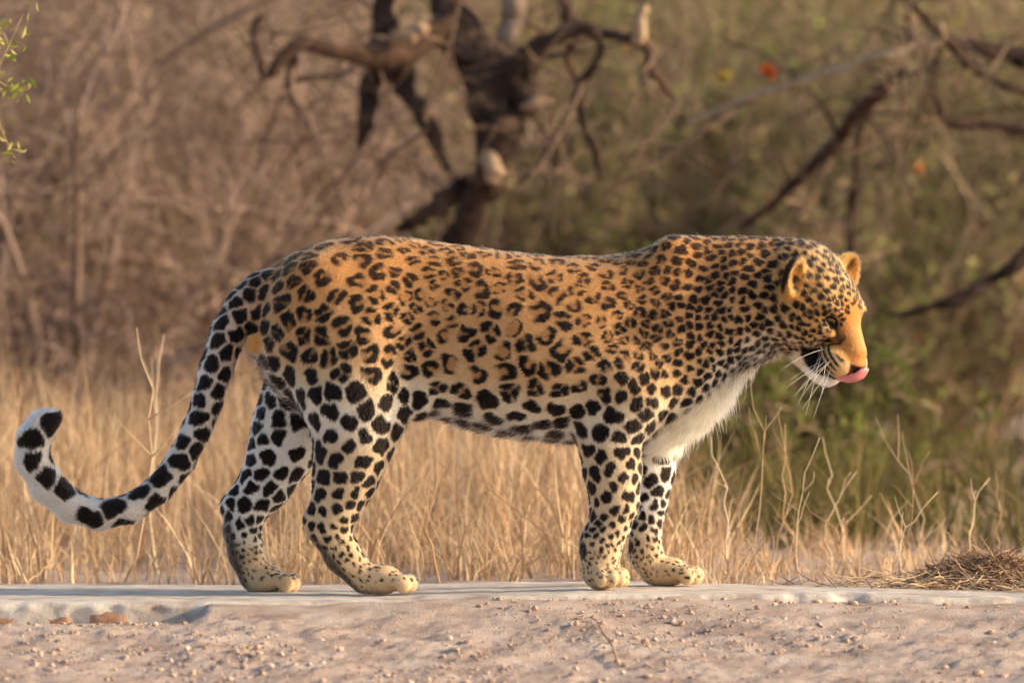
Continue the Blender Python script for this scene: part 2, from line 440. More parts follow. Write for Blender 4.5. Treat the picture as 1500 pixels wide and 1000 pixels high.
limb(tree, 'limb', [(728, 160, 4.95, 50), (752, 112, 4.9, 44), (775, 75, 4.9, 36), (805, 55, 4.9, 32), (840, 44, 4.9, 28), (868, 46, 4.9, 20), (880, 70, 4.9, 14), (864, 104, 4.9, 12), (850, 130, 4.9, 14), (856, 180, 4.9, 13), (868, 215, 4.9, 12), (880, 258, 4.9, 6)], m_bark, 5, 60)
limb(tree, 'limb', [(745, 110, 5.0, 40), (762, 135, 4.9, 34), (766, 160, 4.9, 30), (752, 178, 4.9, 14)], m_bark, 6)
limb(tree, 'limb', [(836, 62, 5, 14), (832, 90, 5, 12), (842, 112, 5, 10), (852, 126, 4.95, 9)], m_redbark, 7)
limb(tree, 'limb', [(838, 50, 5, 24), (830, 20, 5, 20), (822, -40, 5, 18)], m_bark, 8)
limb(tree, 'limb', [(870, 48, 5, 20), (905, 52, 4.95, 18), (935, 58, 4.9, 18), (950, 78, 4.9, 16), (952, 100, 4.9, 15), (968, 118, 4.9, 14), (992, 148, 4.9, 8)], m_redbark, 9)
limb(tree, 'limb', [(738, 190, 4.95, 20), (735, 110, 5.0, 26), (748, 40, 5.0, 34), (752, -60, 5.05, 36)], noise_mat('grey_bark', [(.12, .085, .065), (.28, .20, .15), (.42, .32, .25)], 18, bump=.7, bscale=70, bdist=.01), 10)
limb(tree, 'limb', [(432, 66, 4.85, 16), (424, 100, 4.85, 12), (430, 150, 4.85, 10), (440, 170, 4.85, 5)], m_redbark, 12)
limb(tree, 'broken_end', [(717, 232, 4.86, 26), (722, 252, 4.83, 34), (730, 262, 4.83, 22)], m_pale, 11, 14)
limb(tree, 'broken_end', [(934, 62, 4.88, 20), (938, 36, 4.86, 19), (941, 8, 4.86, 14)], m_pale, 14, 14)
limb(tree, 'broken_end', [(764, 158, 4.88, 10), (785, 150, 4.85, 20), (808, 147, 4.85, 14)], m_pale, 15, 14)
limb(tree, 'broken_end', [(575, 60, 4.88, 14), (598, 52, 4.86, 22), (618, 40, 4.86, 16)], m_pale, 16, 14)
limb(tree, 'root', [(640, 640, 5.0, 60), (600, 660, 4.7, 44), (560, 740, 4.5, 20)], m_bark, 17)
limb(tree, 'limb', [(700, 262, 4.95, 30), (655, 288, 4.95, 28), (618, 318, 4.95, 22), (580, 338, 5, 10)], m_bark, 18)

def tree_twigs(root, n, g, col, lnr):
    src = [o for o in bpy.data.objects if o.parent == root and o.name.split('.')[0] in ('limb', 'branch', 'trunk')]
    ps = []
    for o in src:
        co = np.empty(len(o.data.vertices) * 3, np.float32); o.data.vertices.foreach_get('co', co); co = co.reshape(-1, 3)
        ps.append(co[co[:, 2] > .75])
    ps = np.concatenate(ps); p = ps[g.integers(0, len(ps), n)].astype(float)
    A = Acc()
    for gen, (k, ln, r_) in enumerate(((1, lnr, .0055), (5, lnr * .5, .0028))):
        p = np.repeat(p, k, 0); m_ = len(p); d = g.normal(size=(m_, 3)); d /= np.linalg.norm(d, axis=1)[:, None]; Q = [p]
        for i in range(6):
            d = d + g.normal(0, .13, (m_, 3)); d /= np.linalg.norm(d, axis=1)[:, None]; Q.append(Q[-1] + d * ln * g.uniform(.08, .25, (m_, 1)))
        Q = np.stack(Q, 1); V_, F_ = tubes(Q, np.linspace(1, .3, 7)[None] * r_ * g.uniform(.5, 1.5, (m_, 1)), 4)
        A.add(V_, F_, np.repeat(np.asarray(col) * g.uniform(.4, 1.6, (m_, 1)), 28, 0)); p = Q[:, 3]
    link('crown', A.mesh('tree_twigs'), m_twig, root)
gT = np.random.default_rng(77)
tree_twigs(tree, 38, gT, (.16, .105, .075), .40)

# second tree at the side: trunk beyond the picture, long bare branches reach in
B2 = P(1720, 700, 5.4); B2[2] = float(ground_z(np.array([[B2[0]]]), np.array([[B2[1]]]))[0, 0])
tree2 = empty('bare_tree', B2); tag(tree2, 'bare tree whose long thin branches reach in above the leopard\'s head', 'tree')
limb(tree2, 'trunk', [(1730, 740, 5.4, 90), (1720, 500, 5.4, 76), (1700, 300, 5.4, 64), (1690, 120, 5.4, 56), (1650, -100, 5.4, 46)], m_bark, 21, 60, 16)
limb(tree2, 'branch', [(1692, 130, 5.4, 40), (1600, 104, 5.3, 30), (1500, 82, 5.2, 24), (1440, 72, 5.15, 22), (1382, 58, 5.1, 18)], m_bark, 22)
limb(tree2, 'branch', [(1386, 62, 5.1, 15), (1330, 74, 5.1, 17), (1280, 86, 5.1, 16), (1220, 106, 5.15, 15), (1150, 130, 5.2, 13), (1080, 152, 5.25, 12), (1000, 186, 5.3, 8)], noise_mat('bleached_wood', [(.30, .20, .12), (.50, .37, .235), (.60, .47, .33)], 22, bump=.5, bscale=90), 23)
limb(tree2, 'branch', [(1386, 60, 5.12, 14), (1352, 26, 5.1, 12), (1310, -30, 5.1, 10)], m_bark, 24)
limb(tree2, 'branch', [(1384, 58, 5.1, 12), (1380, 44, 5.06, 16), (1379, 32, 5.05, 9)], m_pale, 25, 12)
limb(tree2, 'branch', [(1392, 66, 5.12, 16), (1425, 100, 5.1, 14), (1470, 124, 5.1, 12), (1540, 150, 5.1, 9)], m_redbark, 26)
limb(tree2, 'branch', [(1330, 100, 5.3, 12), (1290, 132, 5.4, 22), (1262, 160, 5.5, 24), (1225, 210, 5.6, 20), (1180, 252, 5.7, 17), (1130, 300, 5.8, 14), (1085, 335, 5.9, 7)], m_redbark, 27)
limb(tree2, 'branch', [(1700, 300, 5.4, 30), (1600, 232, 5.5, 22), (1500, 190, 5.5, 18), (1440, 184, 5.5, 16), (1392, 178, 5.5, 15), (1372, 150, 5.5, 12), (1368, 110, 5.5, 10), (1382, 64, 5.2, 10)], m_redbark, 28)
limb(tree2, 'branch', [(1710, 420, 5.4, 30), (1600, 330, 5.2, 24), (1500, 374, 5.1, 20), (1462, 408, 5.1, 19), (1405, 438, 5.1, 18), (1350, 456, 5.1, 14), (1300, 462, 5.1, 7)], m_bark, 29)
limb(tree2, 'branch', [(1262, 165, 5.5, 14), (1256, 230, 5.5, 12), (1250, 300, 5.5, 10), (1246, 380, 5.5, 6)], m_redbark, 30)
tree_twigs(tree2, 40, gT, (.17, .115, .08), .42)
# a few rusty leaves still hanging
for (px, py, c) in ((1128, 106, (.50, .12, .03)), (1350, 244, (.50, .26, .10)), (1060, 110, (.42, .32, .08)), (1330, 20, (.45, .30, .12))):
    V_, F_, C_ = leaves(np.array([P(px + gB.normal(0, 5), py + gB.normal(0, 5), 5.15) for _ in range(7)]), np.full(7, .034), gB, np.tile(np.array(c), (7, 1)), narrow=.7)
    A = Acc(); A.add(V_, F_, C_); link('leaf', A.mesh('leaf_cluster', False), m_leaf, tree2)

# ------------------------------------------------------------------ dry grass
def blades(x, y, h, g, cols, wid=.0022, lean=.62):
    n = len(x); z = ground_z(x[:, None], y[:, None])[:, 0] - .008
    a = g.uniform(0, 6.283, n); l = np.abs(g.normal(0, lean, n)) * h
    b = g.uniform(0, 6.283, n); s = np.stack([np.cos(b), np.sin(b), 0 * b], 1) * wid * g.uniform(.6, 1.5, n)[:, None]
    d = np.stack([np.cos(a) * l, np.sin(a) * l, 0 * a], 1)
    p0 = np.stack([x, y, z], 1); up = np.array([0, 0, 1.])
    T = np.array([0, .35, .7, 1.0]); rows = []
    for i, t in enumerate(T):
        c = p0 + up * (h * (t - .18 * t * t * (l / (h + 1e-6))))[:, None] + d * (t ** 1.7)
        c = c + g.normal(0, .006, (n, 3)) * t
        ww = [1, .85, .6, .12][i]
        rows += [c - s * ww, c + s * ww]
    V_ = np.stack(rows, 1).reshape(-1, 3)
    o = np.arange(n)[:, None, None] * 8; r = np.array([[0, 1, 3, 2], [2, 3, 5, 4], [4, 5, 7, 6]])[None]
    return V_, (o + r).reshape(-1, 4), np.repeat(cols, 8, 0)
gG = np.random.default_rng(5)
STRAW = np.array([(.62, .435, .265), (.54, .36, .215), (.70, .53, .355), (.46, .29, .17), (.62, .48, .32)])
def tufts(n, x0, x1, y0, y1, hmin, hmax, g, per=16):
    cx = g.uniform(x0, x1, n); cy = g.uniform(y0, y1, n) ; hh = g.uniform(hmin, hmax, n)
    i = np.repeat(np.arange(n), per)
    x = cx[i] + g.normal(0, .035, len(i)); y = np.maximum(cy[i] + g.normal(0, .035, len(i)), y0 - .02)
    return x, y, hh[i] * g.uniform(.35, 1.1, len(i))
A = Acc()
for args in ((260, -4.0, .25, .8, 2.2, .08, .26), (1000, -4.0, .30, 1.8, 5.2, .22, .50), (26, .35, 3.2, 1.4, 3.6, .10, .28), (60, .2, 2.6, .5, 1.4, .04, .13), (300, .3, 3.2, .9, 4.4, .03, .11), (70, -.5, .5, .8, 2.8, .10, .32)):
    x, y, h = tufts(*args, gG)
    keep = y > kerb_back(x) + .03
    x, y, h = x[keep], y[keep], h[keep]
    c = STRAW[gG.integers(0, 5, len(x))] * gG.uniform(.7, 1.2, (len(x), 1))
    V_, F_, C_ = blades(x, y, h, gG, c); A.add(V_, F_, C_)
tag(link('dry_grass', A.mesh('dry_grass'), m_straw), 'tall tawny dry grass growing behind the kerb', 'grass', kind='stuff')
A = Acc()
x, y, h = tufts(360, .35, 3.4, 2.4, 6.5, .08, .30, gG, 20)
c = np.array([(.14, .125, .045), (.22, .18, .075), (.18, .14, .06)])[gG.integers(0, 3, len(x))] * gG.uniform(.7, 1.2, (len(x), 1))
V_, F_, C_ = blades(x, y, h, gG, c, .004); A.add(V_, F_, C_)
tag(link('green_grass', A.mesh('green_grass'), m_leaf), 'darker green undergrowth of grass beyond the dry stalks', 'grass', kind='stuff')

# dry stalks one can pick out
def stalk(px, y, h_py, lean_px, label, group, nb=3, r=.0020):
    b = P(px, 800, y); b[2] = float(ground_z(np.array([[b[0]]]), np.array([[b[1]]]))[0, 0]) - .01
    root = empty('dry_stalk', b); tag(root, label, 'dry stalk', group)
    top = P(px + lean_px, h_py, y + gG.uniform(-.05, .05))
    t = np.linspace(0, 1, 9)[:, None]
    path = b * (1 - t) + top * t + np.concatenate([gG.normal(0, .006, (8, 3)), np.zeros((1, 3))]) * (t > 0) + np.array([1, 0, 0]) * (.03 * gG.normal()) * np.sin(t * 3.14)
    A = Acc(); V_, F_ = tube(path, np.linspace(r, r * .4, 9), 5); c = STRAW[gG.integers(0, 5)] * gG.uniform(.75, 1.15); A.add(V_, F_, c); link('stem', A.mesh('stalk_stem'), m_twig, root)
    L = np.linalg.norm(top - b)
    for q in range(nb):
        f = gG.uniform(.3, .85); i0 = int(f * 8); s = path[i0]; d = np.array([gG.normal(0, .6), gG.normal(0, .4), .9]); d /= np.linalg.norm(d)
        tt_ = np.linspace(0, 1, 5)[:, None]; pp = s + d * tt_ * L * gG.uniform(.12, .32) + gG.normal(0, .003, (5, 3)) * tt_
        A = Acc(); V_, F_ = tube(pp, np.linspace(r * .6, r * .25, 5), 4); A.add(V_, F_, c); link('side_shoot', A.mesh('stalk_shoot'), m_twig, root)
SG = 'dry stalks behind the kerb'
for (px, y, top, lean) in ((1085, .9, 560, 14), (1118, 1.2, 600, 20), (1060, 1.0, 640, -18), (1175, .8, 640, 26), (1160, 1.4, 620, -10), (1225, 1.1, 690, 30), (1245, 1.5, 640, -40), (1310, 1.0, 660, 20), (1332, 1.3, 610, -50), (1340, .8, 720, 34),
                           (1420, 1.1, 700, 30), (1470, 1.4, 690, -12), (1030, 1.2, 700, -14), (1400, .9, 760, -30), (1205, .9, 730, -30)):
    stalk(px, y, top, lean, 'thin dry stalk rising below the white chest of the leopard' if px < 1130 else 'thin dry stalk rising below the chin and whiskers of the leopard' if px < 1280 else 'thin dry stalk growing out beside the straw heap', SG)
stalk(648, .7, 690, -18, 'lone upright dry stalk under the belly between fore and hind legs', None, 4, .0022)
stalk(180, 1.0, 480, 20, 'tall pale stalk rising inside the curl of the tail', None, 3, .003)
stalk(232, 1.6, 490, 8, 'straight pale stalk beside the drooping tail', None, 2, .003)
stalk(20, .75, 800, 70, 'short leaning straw at the outer end of the kerb', None, 1, .0022)

# straw heap and litter on the far side of the kerb
def straws(cx, cy, cz, ln, g, flat=.35):
    n = len(cx); a = g.uniform(0, 6.283, n); d = np.stack([np.cos(a), np.sin(a), g.normal(0, flat, n)], 1); d /= np.linalg.norm(d, axis=1)[:, None]
    t = np.linspace(-.5, .5, 5)[None, :, None]; k = g.normal(0, .22, (n, 1, 3))
    p = np.stack([cx, cy, cz], 1)[:, None] + d[:, None] * ln[:, None, None] * t + k * ln[:, None, None] * (t ** 2)
    return tubes(p, np.tile(np.array([.7, 1, 1, .9, .5]), (n, 1)) * (.0011 * g.uniform(.6, 1.5, n))[:, None], 4)
gH = np.random.default_rng(9)
hc0 = P(1448, 850, .42); n = 2600
u_ = gH.normal(0, .42, (n, 2)); rr = np.hypot(u_[:, 0], u_[:, 1])
x = hc0[0] + u_[:, 0] * .17; y = hc0[1] + u_[:, 1] * .17
zb = float(kerb_top(np.array([hc0[0]]))[0]) - .012
z = zb + .074 * np.exp(-rr ** 2 * 1.5) * gH.uniform(.30, 1.05, n)
V_, F_ = straws(x, y, np.maximum(z, zb + .004), gH.uniform(.04, .13, n), gH)
A = Acc(); A.add(V_, F_, np.repeat(np.array([(.30, .18, .11), (.44, .30, .19), (.22, .13, .08), (.52, .38, .25)])[gH.integers(0, 4, n)], 20, 0))
heap = tag(link('straw_heap', A.mesh('straw_heap'), m_twig), 'brown tangled heap of straw and fine twigs on the far edge of the kerb', 'straw heap')
n = 2000
x = gH.uniform(0, 1, n) ** .6 * (1.9 - P(1120, 860, .3)[0]) + P(1120, 860, .3)[0]; y = kerb_back(x) + gH.uniform(-.06, .30, n) ; z = ground_z(x[:, None], y[:, None])[:, 0]
z = np.maximum(z, kerb_top(x) * (y < kerb_back(x) + .02) + z * (y >= kerb_back(x) + .02)) + gH.uniform(.0, .030, n) * np.interp(pxx(x), [1120, 1300, 1500], [.3, 1, 1])
V_, F_ = straws(x, y, z, gH.uniform(.03, .11, n), gH, .25)
A = Acc(); A.add(V_, F_, np.repeat(STRAW[gH.integers(0, 5, n)] * gH.uniform(.55, 1.1, (n, 1)), 20, 0))
tag(link('straw_litter', A.mesh('straw_litter'), m_twig), 'loose straw litter strewn along the back edge of the kerb', 'straw', kind='stuff')

# leafy shrub at the edge, a twig or two in view
b = P(-190, 800, .9); b[2] = -.03
shrub = empty('leafy_shrub', b); tag(shrub, 'slender shrub with yellow-green leaves, twigs reaching in over the thicket', 'shrub')
A = Acc(); tips = []
for k, pts_ in enumerate(([(-190, 900), (-170, 500), (-90, 220), (-10, 110), (34, 20)], [(-172, 500), (-90, 250), (-20, 170), (22, 232)], [(-130, 330), (-60, 180), (-4, 56), (12, 62)], [(-90, 220), (-30, 120), (14, 128), (40, 132)], [(-172, 520), (-120, 300), (-60, 40), (-30, -80)])):
    pa = spline([P(a, c, .9 + .05 * k) for a, c in pts_], 18); A.add(*tube(pa, np.linspace(.004 if k == 0 else .0026, .0010, 18), 5), np.array([.40, .27, .17])); tips.append(pa)
link('stem', A.mesh('shrub_stem'), m_twig, shrub)
c = np.concatenate([t[6:] for t in tips]); c = np.repeat(c, 3, 0) + gH.normal(0, .014, (len(c) * 3, 3))
V_, F_, C_ = leaves(c, np.full(len(c), .024), gH, np.array([(.42, .40, .10), (.30, .32, .08), (.50, .44, .16)])[gH.integers(0, 3, len(c))], narrow=.4)
A = Acc(); A.add(V_, F_, C_); link('crown', A.mesh('shrub_crown', False), m_leaf, shrub)

# ------------------------------------------------------------------ gravel and clods
def lump_mesh(g, seed):
    import bmesh
    bm = bmesh.new(); bmesh.ops.create_icosphere(bm, subdivisions=1, radius=1)
    v = np.array([q.co[:] for q in bm.verts]); v *= (1 + .28 * snoise(v + seed * 3.1, 1.6, seed % 4) + .1 * g.normal(size=len(v)))[:, None]; v[:, 2] *= .7
    f = np.array([[q.index for q in t.verts] for t in bm.faces]); bm.free(); return v, f
gP = np.random.default_rng(31)
LM = [lump_mesh(gP, k) for k in range(8)]
n = 22000
x = gP.uniform(-1.7, 1.7, n); y = kerb_front(x) - .02 - gP.uniform(0, 1, n) ** .9 * 1.8
cl_ = snoise(np.stack([x, y * .5, 0 * x], 1), 4.5, 2); keep = gP.uniform(-.7, .9, n) < cl_
keep &= ~((pxx(x) > 300) & (pxx(x) < 720) & (kerb_front(x) - y < .35) & (gP.random(n) < .93))
x, y = x[keep], y[keep]; n = len(x); z = ground_z(x[:, None], y[:, None])[:, 0]
sz = np.clip(gP.lognormal(math.log(.0023), .6, n), .0010, .0080)
A = Acc()
PC = np.array([(.48, .35, .275), (.57, .44, .36), (.41, .28, .21), (.53, .375, .27)])
for k in range(n):
    v, f = LM[k % 8]; a = gP.uniform(0, 6.283); ca_, sa_ = math.cos(a), math.sin(a)
    q = v @ np.array([[ca_, sa_, 0], [-sa_, ca_, 0], [0, 0, 1]]) * sz[k] + np.array([x[k], y[k], z[k] + sz[k] * .25])
    A.add(q, f, PC[k % 4] * gP.uniform(.8, 1.15))
m_clod = mat('crumbled_soil', rough=.95, attr='col', spec=.1)
tag(link('gravel', A.mesh('gravel', False), m_clod), 'crumbs of soil and small gravel scattered over the bare earth', 'gravel', kind='stuff')
for k, (px, py, w_) in enumerate(((1238, 935, 15), (1216, 928, 11), (1262, 944, 12), (1432, 974, 18), (1466, 970, 20), (1384, 972, 12), (944, 955, 14), (560, 948, 12), (1140, 985, 12), (470, 938, 10), (702, 905, 10), (1090, 948, 10), (1320, 934, 11), (394, 992, 16), (222, 962, 11), (1308, 870, 12), (968, 878, 11), (1060, 872, 10), (1140, 880, 13), (1196, 882, 12), (1250, 884, 16))):
    # where that sight line meets the ground
    yy = -.45
    for _ in range(40):
        q = P(px, py, yy); dz = q[2] - float(ground_z(np.array([[q[0]]]), np.array([[yy]]))[0, 0]); yy += np.clip(dz * 12, -.2, .2)
        yy = min(max(yy, -3.3), float(kerb_front(q[0])) - .02)
    q = P(px, py, yy); q[2] = float(ground_z(np.array([[q[0]]]), np.array([[yy]]))[0, 0])
    v, f = lump_mesh(gP, k + 11); r_ = w_ * .5 * S
    Vv = v * [r_, r_, r_ * .8] + q + [0, 0, r_ * .3]
    A = Acc(); A.add(Vv, f, PC[k % 4]); tag(link('dirt_clod', A.mesh('dirt_clod', False), m_clod), 'reddish crumbly dirt clod lodged against the foot of the kerb' if py < 890 else 'crumbly pale dirt clod lying in the open among the gravel', 'dirt clod', 'dirt clods on the bare earth')

# a fallen dry twig in the gravel
tw = []
for (px, py, yy) in ((872, 940, -.62), (884, 962, -.80), (896, 984, -1.0), (906, 1004, -1.2)):
    q = P(px, py, yy); q[2] = float(ground_z(np.array([[q[0]]]), np.array([[yy]]))[0, 0]) + .006; tw.append(q)
pa = spline(tw, 16); A = Acc(); A.add(*tube(pa, np.linspace(.0013, .0022, 16), 5), np.array([.30, .20, .14]))
tag(link('fallen_twig', A.mesh('fallen_twig'), m_twig), 'thin dark fallen twig lying in the gravel below the forepaws', 'twig')


# ------------------------------------------------------------------ the leopard
# body: one continuous surface from blended limbs (distance field -> surface nets)
GZ_HIND = -0.010
H = 0.004
prims = []           # op, region, flow, k, bbox, func

def _bb(pts, r):
    pts = np.asarray(pts); return pts.min(0) - r, pts.max(0) + r

def seg(a, b, ra, rb, k, region, ky=1.0, flow=None, op='add'):
    a = np.asarray(a, float); b = np.asarray(b, float)
    ax = (b - a); L2 = ax @ ax
    fl = ax / math.sqrt(L2 + 1e-12) if flow is None else np.asarray(flow, float)
    sc = np.array([1, 1 / ky, 1])
    def f(p):
        A = a * sc; B = b * sc; AB = B - A
        q = p * sc - A
        t = np.clip((q @ AB) / (AB @ AB + 1e-12), 0, 1)
        d = np.sqrt(((q - t[:, None] * AB) ** 2).sum(1))
        return (d - (ra + (rb - ra) * t)) * min(1, ky)
    prims.append((op, region, fl, k, _bb([a, b], max(ra, rb) * max(1, ky)), f))

def chain(nodes, k, region, ky=1.0, kfirst=None):
    """nodes: (px, py, y, r_px)"""
    pts = [P(n[0], n[1], n[2]) for n in nodes]
    for i in range(len(nodes) - 1):
        seg(pts[i], pts[i + 1], nodes[i][3] * S, nodes[i + 1][3] * S, (kfirst if i == 0 and kfirst else k), region, ky)

def ell(c, rad, k, region, M=None, flow=(-1, 0, -.2), op='add'):
    c = np.asarray(c, float); rad = np.asarray(rad, float)
    M = np.eye(3) if M is None else np.asarray(M)       # rows = local axes
    def f(p):
        q = (p - c) @ M.T
        k0 = np.sqrt(((q / rad) ** 2).sum(1)) + 1e-9
        k1 = np.sqrt(((q / rad ** 2) ** 2).sum(1)) + 1e-9
        return k0 * (k0 - 1) / k1
    ext = np.sqrt(((M * rad[:, None]) ** 2).sum(0))
    prims.append((op, region, np.asarray(flow, float), k, (c - ext, c + ext), f))

# --- trunk: sections (px, top, bottom, half width px)
TR = np.array([
    (372, 442, 500, 20), (388, 408, 545, 52), (410, 385, 575, 72), (440, 366, 600, 88), (490, 352, 618, 100),
    (545, 347, 622, 104), (600, 350, 600, 84), (650, 357, 610, 88), (700, 364, 627, 101), (760, 372, 637, 114),
    (820, 377, 642, 118), (880, 377, 645, 114), (920, 372, 650, 106), (955, 361, 650, 98), (985, 349, 643, 90),
    (1015, 346, 625, 83), (1050, 348, 583, 77), (1085, 349, 545, 74), (1120, 350, 520, 70), (1160, 356, 505, 64), (1195, 372, 495, 52)], float)
tx = (TR[:, 0] - 750) * S
ttop = np.array([P(r[0], r[1])[2] for r in TR]); tbot = np.array([P(r[0], r[2])[2] for r in TR]); thw = TR[:, 3] * S

def f_trunk(p):
    x = np.clip(p[:, 0], tx[0], tx[-1])
    top = np.interp(x, tx, ttop_s); bot = np.interp(x, tx, tbot_s); hw = np.interp(x, tx, thw_s)
    return _tr(p, x, top, bot, hw)
def _tr(p, x, top, bot, hw):
    zc = (top + bot) / 2; hh = (top - bot) / 2
    t = np.clip((p[:, 2] - zc) / hh, -1, 1)
    hw2 = hw * (1 - .16 * t)                      # a little pear shaped: narrower along the spine
    qy, qz = p[:, 1], p[:, 2] - zc
    k0 = np.sqrt((qy / hw2) ** 2 + (qz / hh) ** 2) + 1e-9
    k1 = np.sqrt((qy / hw2 ** 2) ** 2 + (qz / hh ** 2) ** 2) + 1e-9
    d = k0 * (k0 - 1) / k1
    dx = np.abs(p[:, 0] - x)
    return np.where(dx > 0, np.sqrt(np.maximum(d, 0) ** 2 + dx ** 2), d)
# dense smooth resampling of the section curves
_xs = np.linspace(tx[0], tx[-1], 240)
def _sm(v):
    y = np.interp(_xs, tx, v); k = np.hanning(15); k /= k.sum()
    return np.convolve(np.pad(y, 7, mode='edge'), k, 'valid')
ttop_s, tbot_s, thw_s = _sm(ttop), _sm(tbot), _sm(thw)
tx = _xs
prims.append(('add', 'trunk', np.array([-1, 0, -.25]), .01, (np.array([tx[0], -.17, tbot_s.min()]), np.array([tx[-1], .17, ttop_s.max()])), f_trunk))

NY, FY = -0.088, 0.088
# shoulder blades, haunches, chest
for sy, rg in ((-1, 'shoulder'), (1, 'shoulder')):
    y = sy * .072
    seg(P(985, 372, sy * .035), P(975, 480, sy * .070), .030, .064, .030, rg, .7, flow=(-.5, 0, -.8))
    seg(P(985, 500, sy * .07), P(905, 590, sy * .096), .068, .060, .022, rg, .72, flow=(-.3, 0, -.9))
    ell(P(470, 470, sy * .064), (.105, .062, .125), .035, 'haunch', flow=(-.4, 0, -.9))
    ell(P(505, 545, sy * .090), (.103, .062, .130), .028, 'haunch', flow=(-.2, 0, -.95))
    ell(P(612, 572, sy * .078), (.030, .022, .06), .03, 'flank', flow=(-.7, 0, -.5))
ell(P(1000, 572, 0), (.075, .080, .075), .035, 'chest', flow=(-.5, 0, -.8))
ell(P(1085, 452, -.03), (.09, .07, .095), .05, 'neck', flow=(-.8, 0, -.5))
# hollow between rib cage and thigh
# near front leg
chain([(915, 575, -.092, 62), (893, 640, NY, 46), (897, 690, NY, 41), (900, 735, NY - .002, 34), (893, 768, NY - .004, 28), (880, 796, NY - .006, 29), (879, 832, NY - .008, 27)], .012, 'leg', .86, .03)
# far front leg
chain([(965, 575, .092, 58), (955, 640, FY, 40), (954, 690, FY, 33), (950, 740, FY, 25), (945, 783, FY, 21), (946, 812, FY, 23), (957, 834, FY, 21)], .012, 'leg', .86, .03)
# near hind leg
chain([(520, 590, -.095, 68), (517, 650, -.098, 56), (506, 698, -.1, 46), (492, 742, -.1, 35), (482, 772, -.1, 29), (502, 812, -.1, 25), (533, 846, -.1, 22)], .012, 'leg', .80, .03)
# far hind leg
chain([(450, 575, .085, 66), (426, 625, .094, 54), (412, 662, .097, 47), (390, 706, .1, 38), (360, 743, .1, 31), (355, 776, .1, 26), (360, 810, .1, 24), (372, 843, .1, 22)], .012, 'leg', .80, .03)
# heel points
ell(P(456, 760, -.1), (.016, .014, .018), .016, 'leg', flow=(0, 0, -1)); ell(P(336, 742, .1), (.016, .014, .018), .016, 'leg', flow=(0, 0, -1))
# knee of the near hind leg
ell(P(566, 612, -.10), (.035, .032, .05), .03, 'leg', flow=(0, 0, -1))

def paw(cx, cy, y, yaw, L, wd, hgt, floor_py):
    """palm and four toes, pointing along yaw (0 = +x, positive towards the camera)"""
    c = P(cx, cy, y)
    f = np.array([math.cos(yaw), -math.sin(yaw), 0]); r = np.array([-math.sin(yaw), -math.cos(yaw), 0]); u = np.array([0, 0, 1.])
    M = np.stack([f, r, u])
    zf = P(cx, floor_py, y)[2]
    base = np.array([c[0], c[1], zf])
    ell(base + u * hgt * .60 - f * L * .12, (L * .52, wd * .47, hgt * .60), .012, 'paw', M, flow=f)
    for i, (lat, fo) in enumerate(((-.36, .36), (-.125, .50), (.125, .50), (.36, .36))):
        b = base + r * lat * wd + f * fo * L
        up = u * hgt * .56
        seg(base + r * lat * wd * .85 - f * L * .05 + u * hgt * .66, b + up * .98, .0135, .0135, .0035, 'paw', flow=f)
        ell(b + f * .006 + u * hgt * .44, (.0165, .0122, .0190), .005, 'paw', M, flow=f)
paw(566, 850, -.1, .12, .084, .074, .050, 870)
paw(396, 850, .1, .10, .080, .074, .046, 868)
paw(884, 840, -.096, .95, .066, .076, .054, 863)
paw(985, 840, .088, .25, .082, .076, .050, 858)
# tail
TAIL = [(385, 428, 0, 30), (358, 450, -.005, 27), (334, 490, -.01, 24.5), (318, 535, -.012, 22.5), (304, 585, -.014, 21), (288, 630, -.016, 20), (264, 676, -.018, 19.5),
        (232, 716, -.02, 19), (190, 745, -.02, 19.5), (145, 754, -.02, 20), (104, 741, -.02, 21.5), (70, 712, -.02, 23), (48, 674, -.02, 24), (49, 642, -.02, 22.5), (62, 622, -.02, 19.5), (74, 614, -.02, 15)]
chain(TAIL, .008, 'tail', 1.0, .035)
ell(P(375, 499, -.038), (.021, .020, .023), .005, 'scrotum', flow=(0, 0, -1))

# --- head, in its own frame: f forward, r to the animal's right (camera side), u up
YAW, PIT, ROL = R(35), R(40), R(4)
hf = np.array([math.cos(PIT) * math.cos(YAW), -math.cos(PIT) * math.sin(YAW), -math.sin(PIT)])
hr = np.array([-math.sin(YAW), -math.cos(YAW), 0])
hu = np.cross(hf, -hr); hu /= np.linalg.norm(hu)
if hu[2] < 0: hu = -hu
hr, hu = hr * math.cos(ROL) - hu * math.sin(ROL), hu * math.cos(ROL) + hr * math.sin(ROL)
HM = np.stack([hf, hr, hu])
HC = P(1193, 441, -.050)
HS = 1.06
def hp(a, b, c): return HC + (np.array([a, b, c]) * HS) @ HM
def hell(c, rad, k, tilt=0, flow=None, op='add', region='head', yawl=0):
    ct, st = math.cos(tilt), math.sin(tilt)
    M = np.array([[ct, 0, st], [0, 1, 0], [-st, 0, ct]])
    cy_, sy_ = math.cos(yawl), math.sin(yawl)
    M = M @ np.array([[cy_, sy_, 0], [-sy_, cy_, 0], [0, 0, 1]])
    ell(hp(*c), np.asarray(rad) * HS, k, region, M @ HM, flow=-hf if flow is None else flow, op=op)
def hseg(a, b, ra, rb, k, ky=1.0, region='head'):
    seg(hp(*a), hp(*b), ra * HS, rb * HS, k, region, 1.0, flow=-hf)
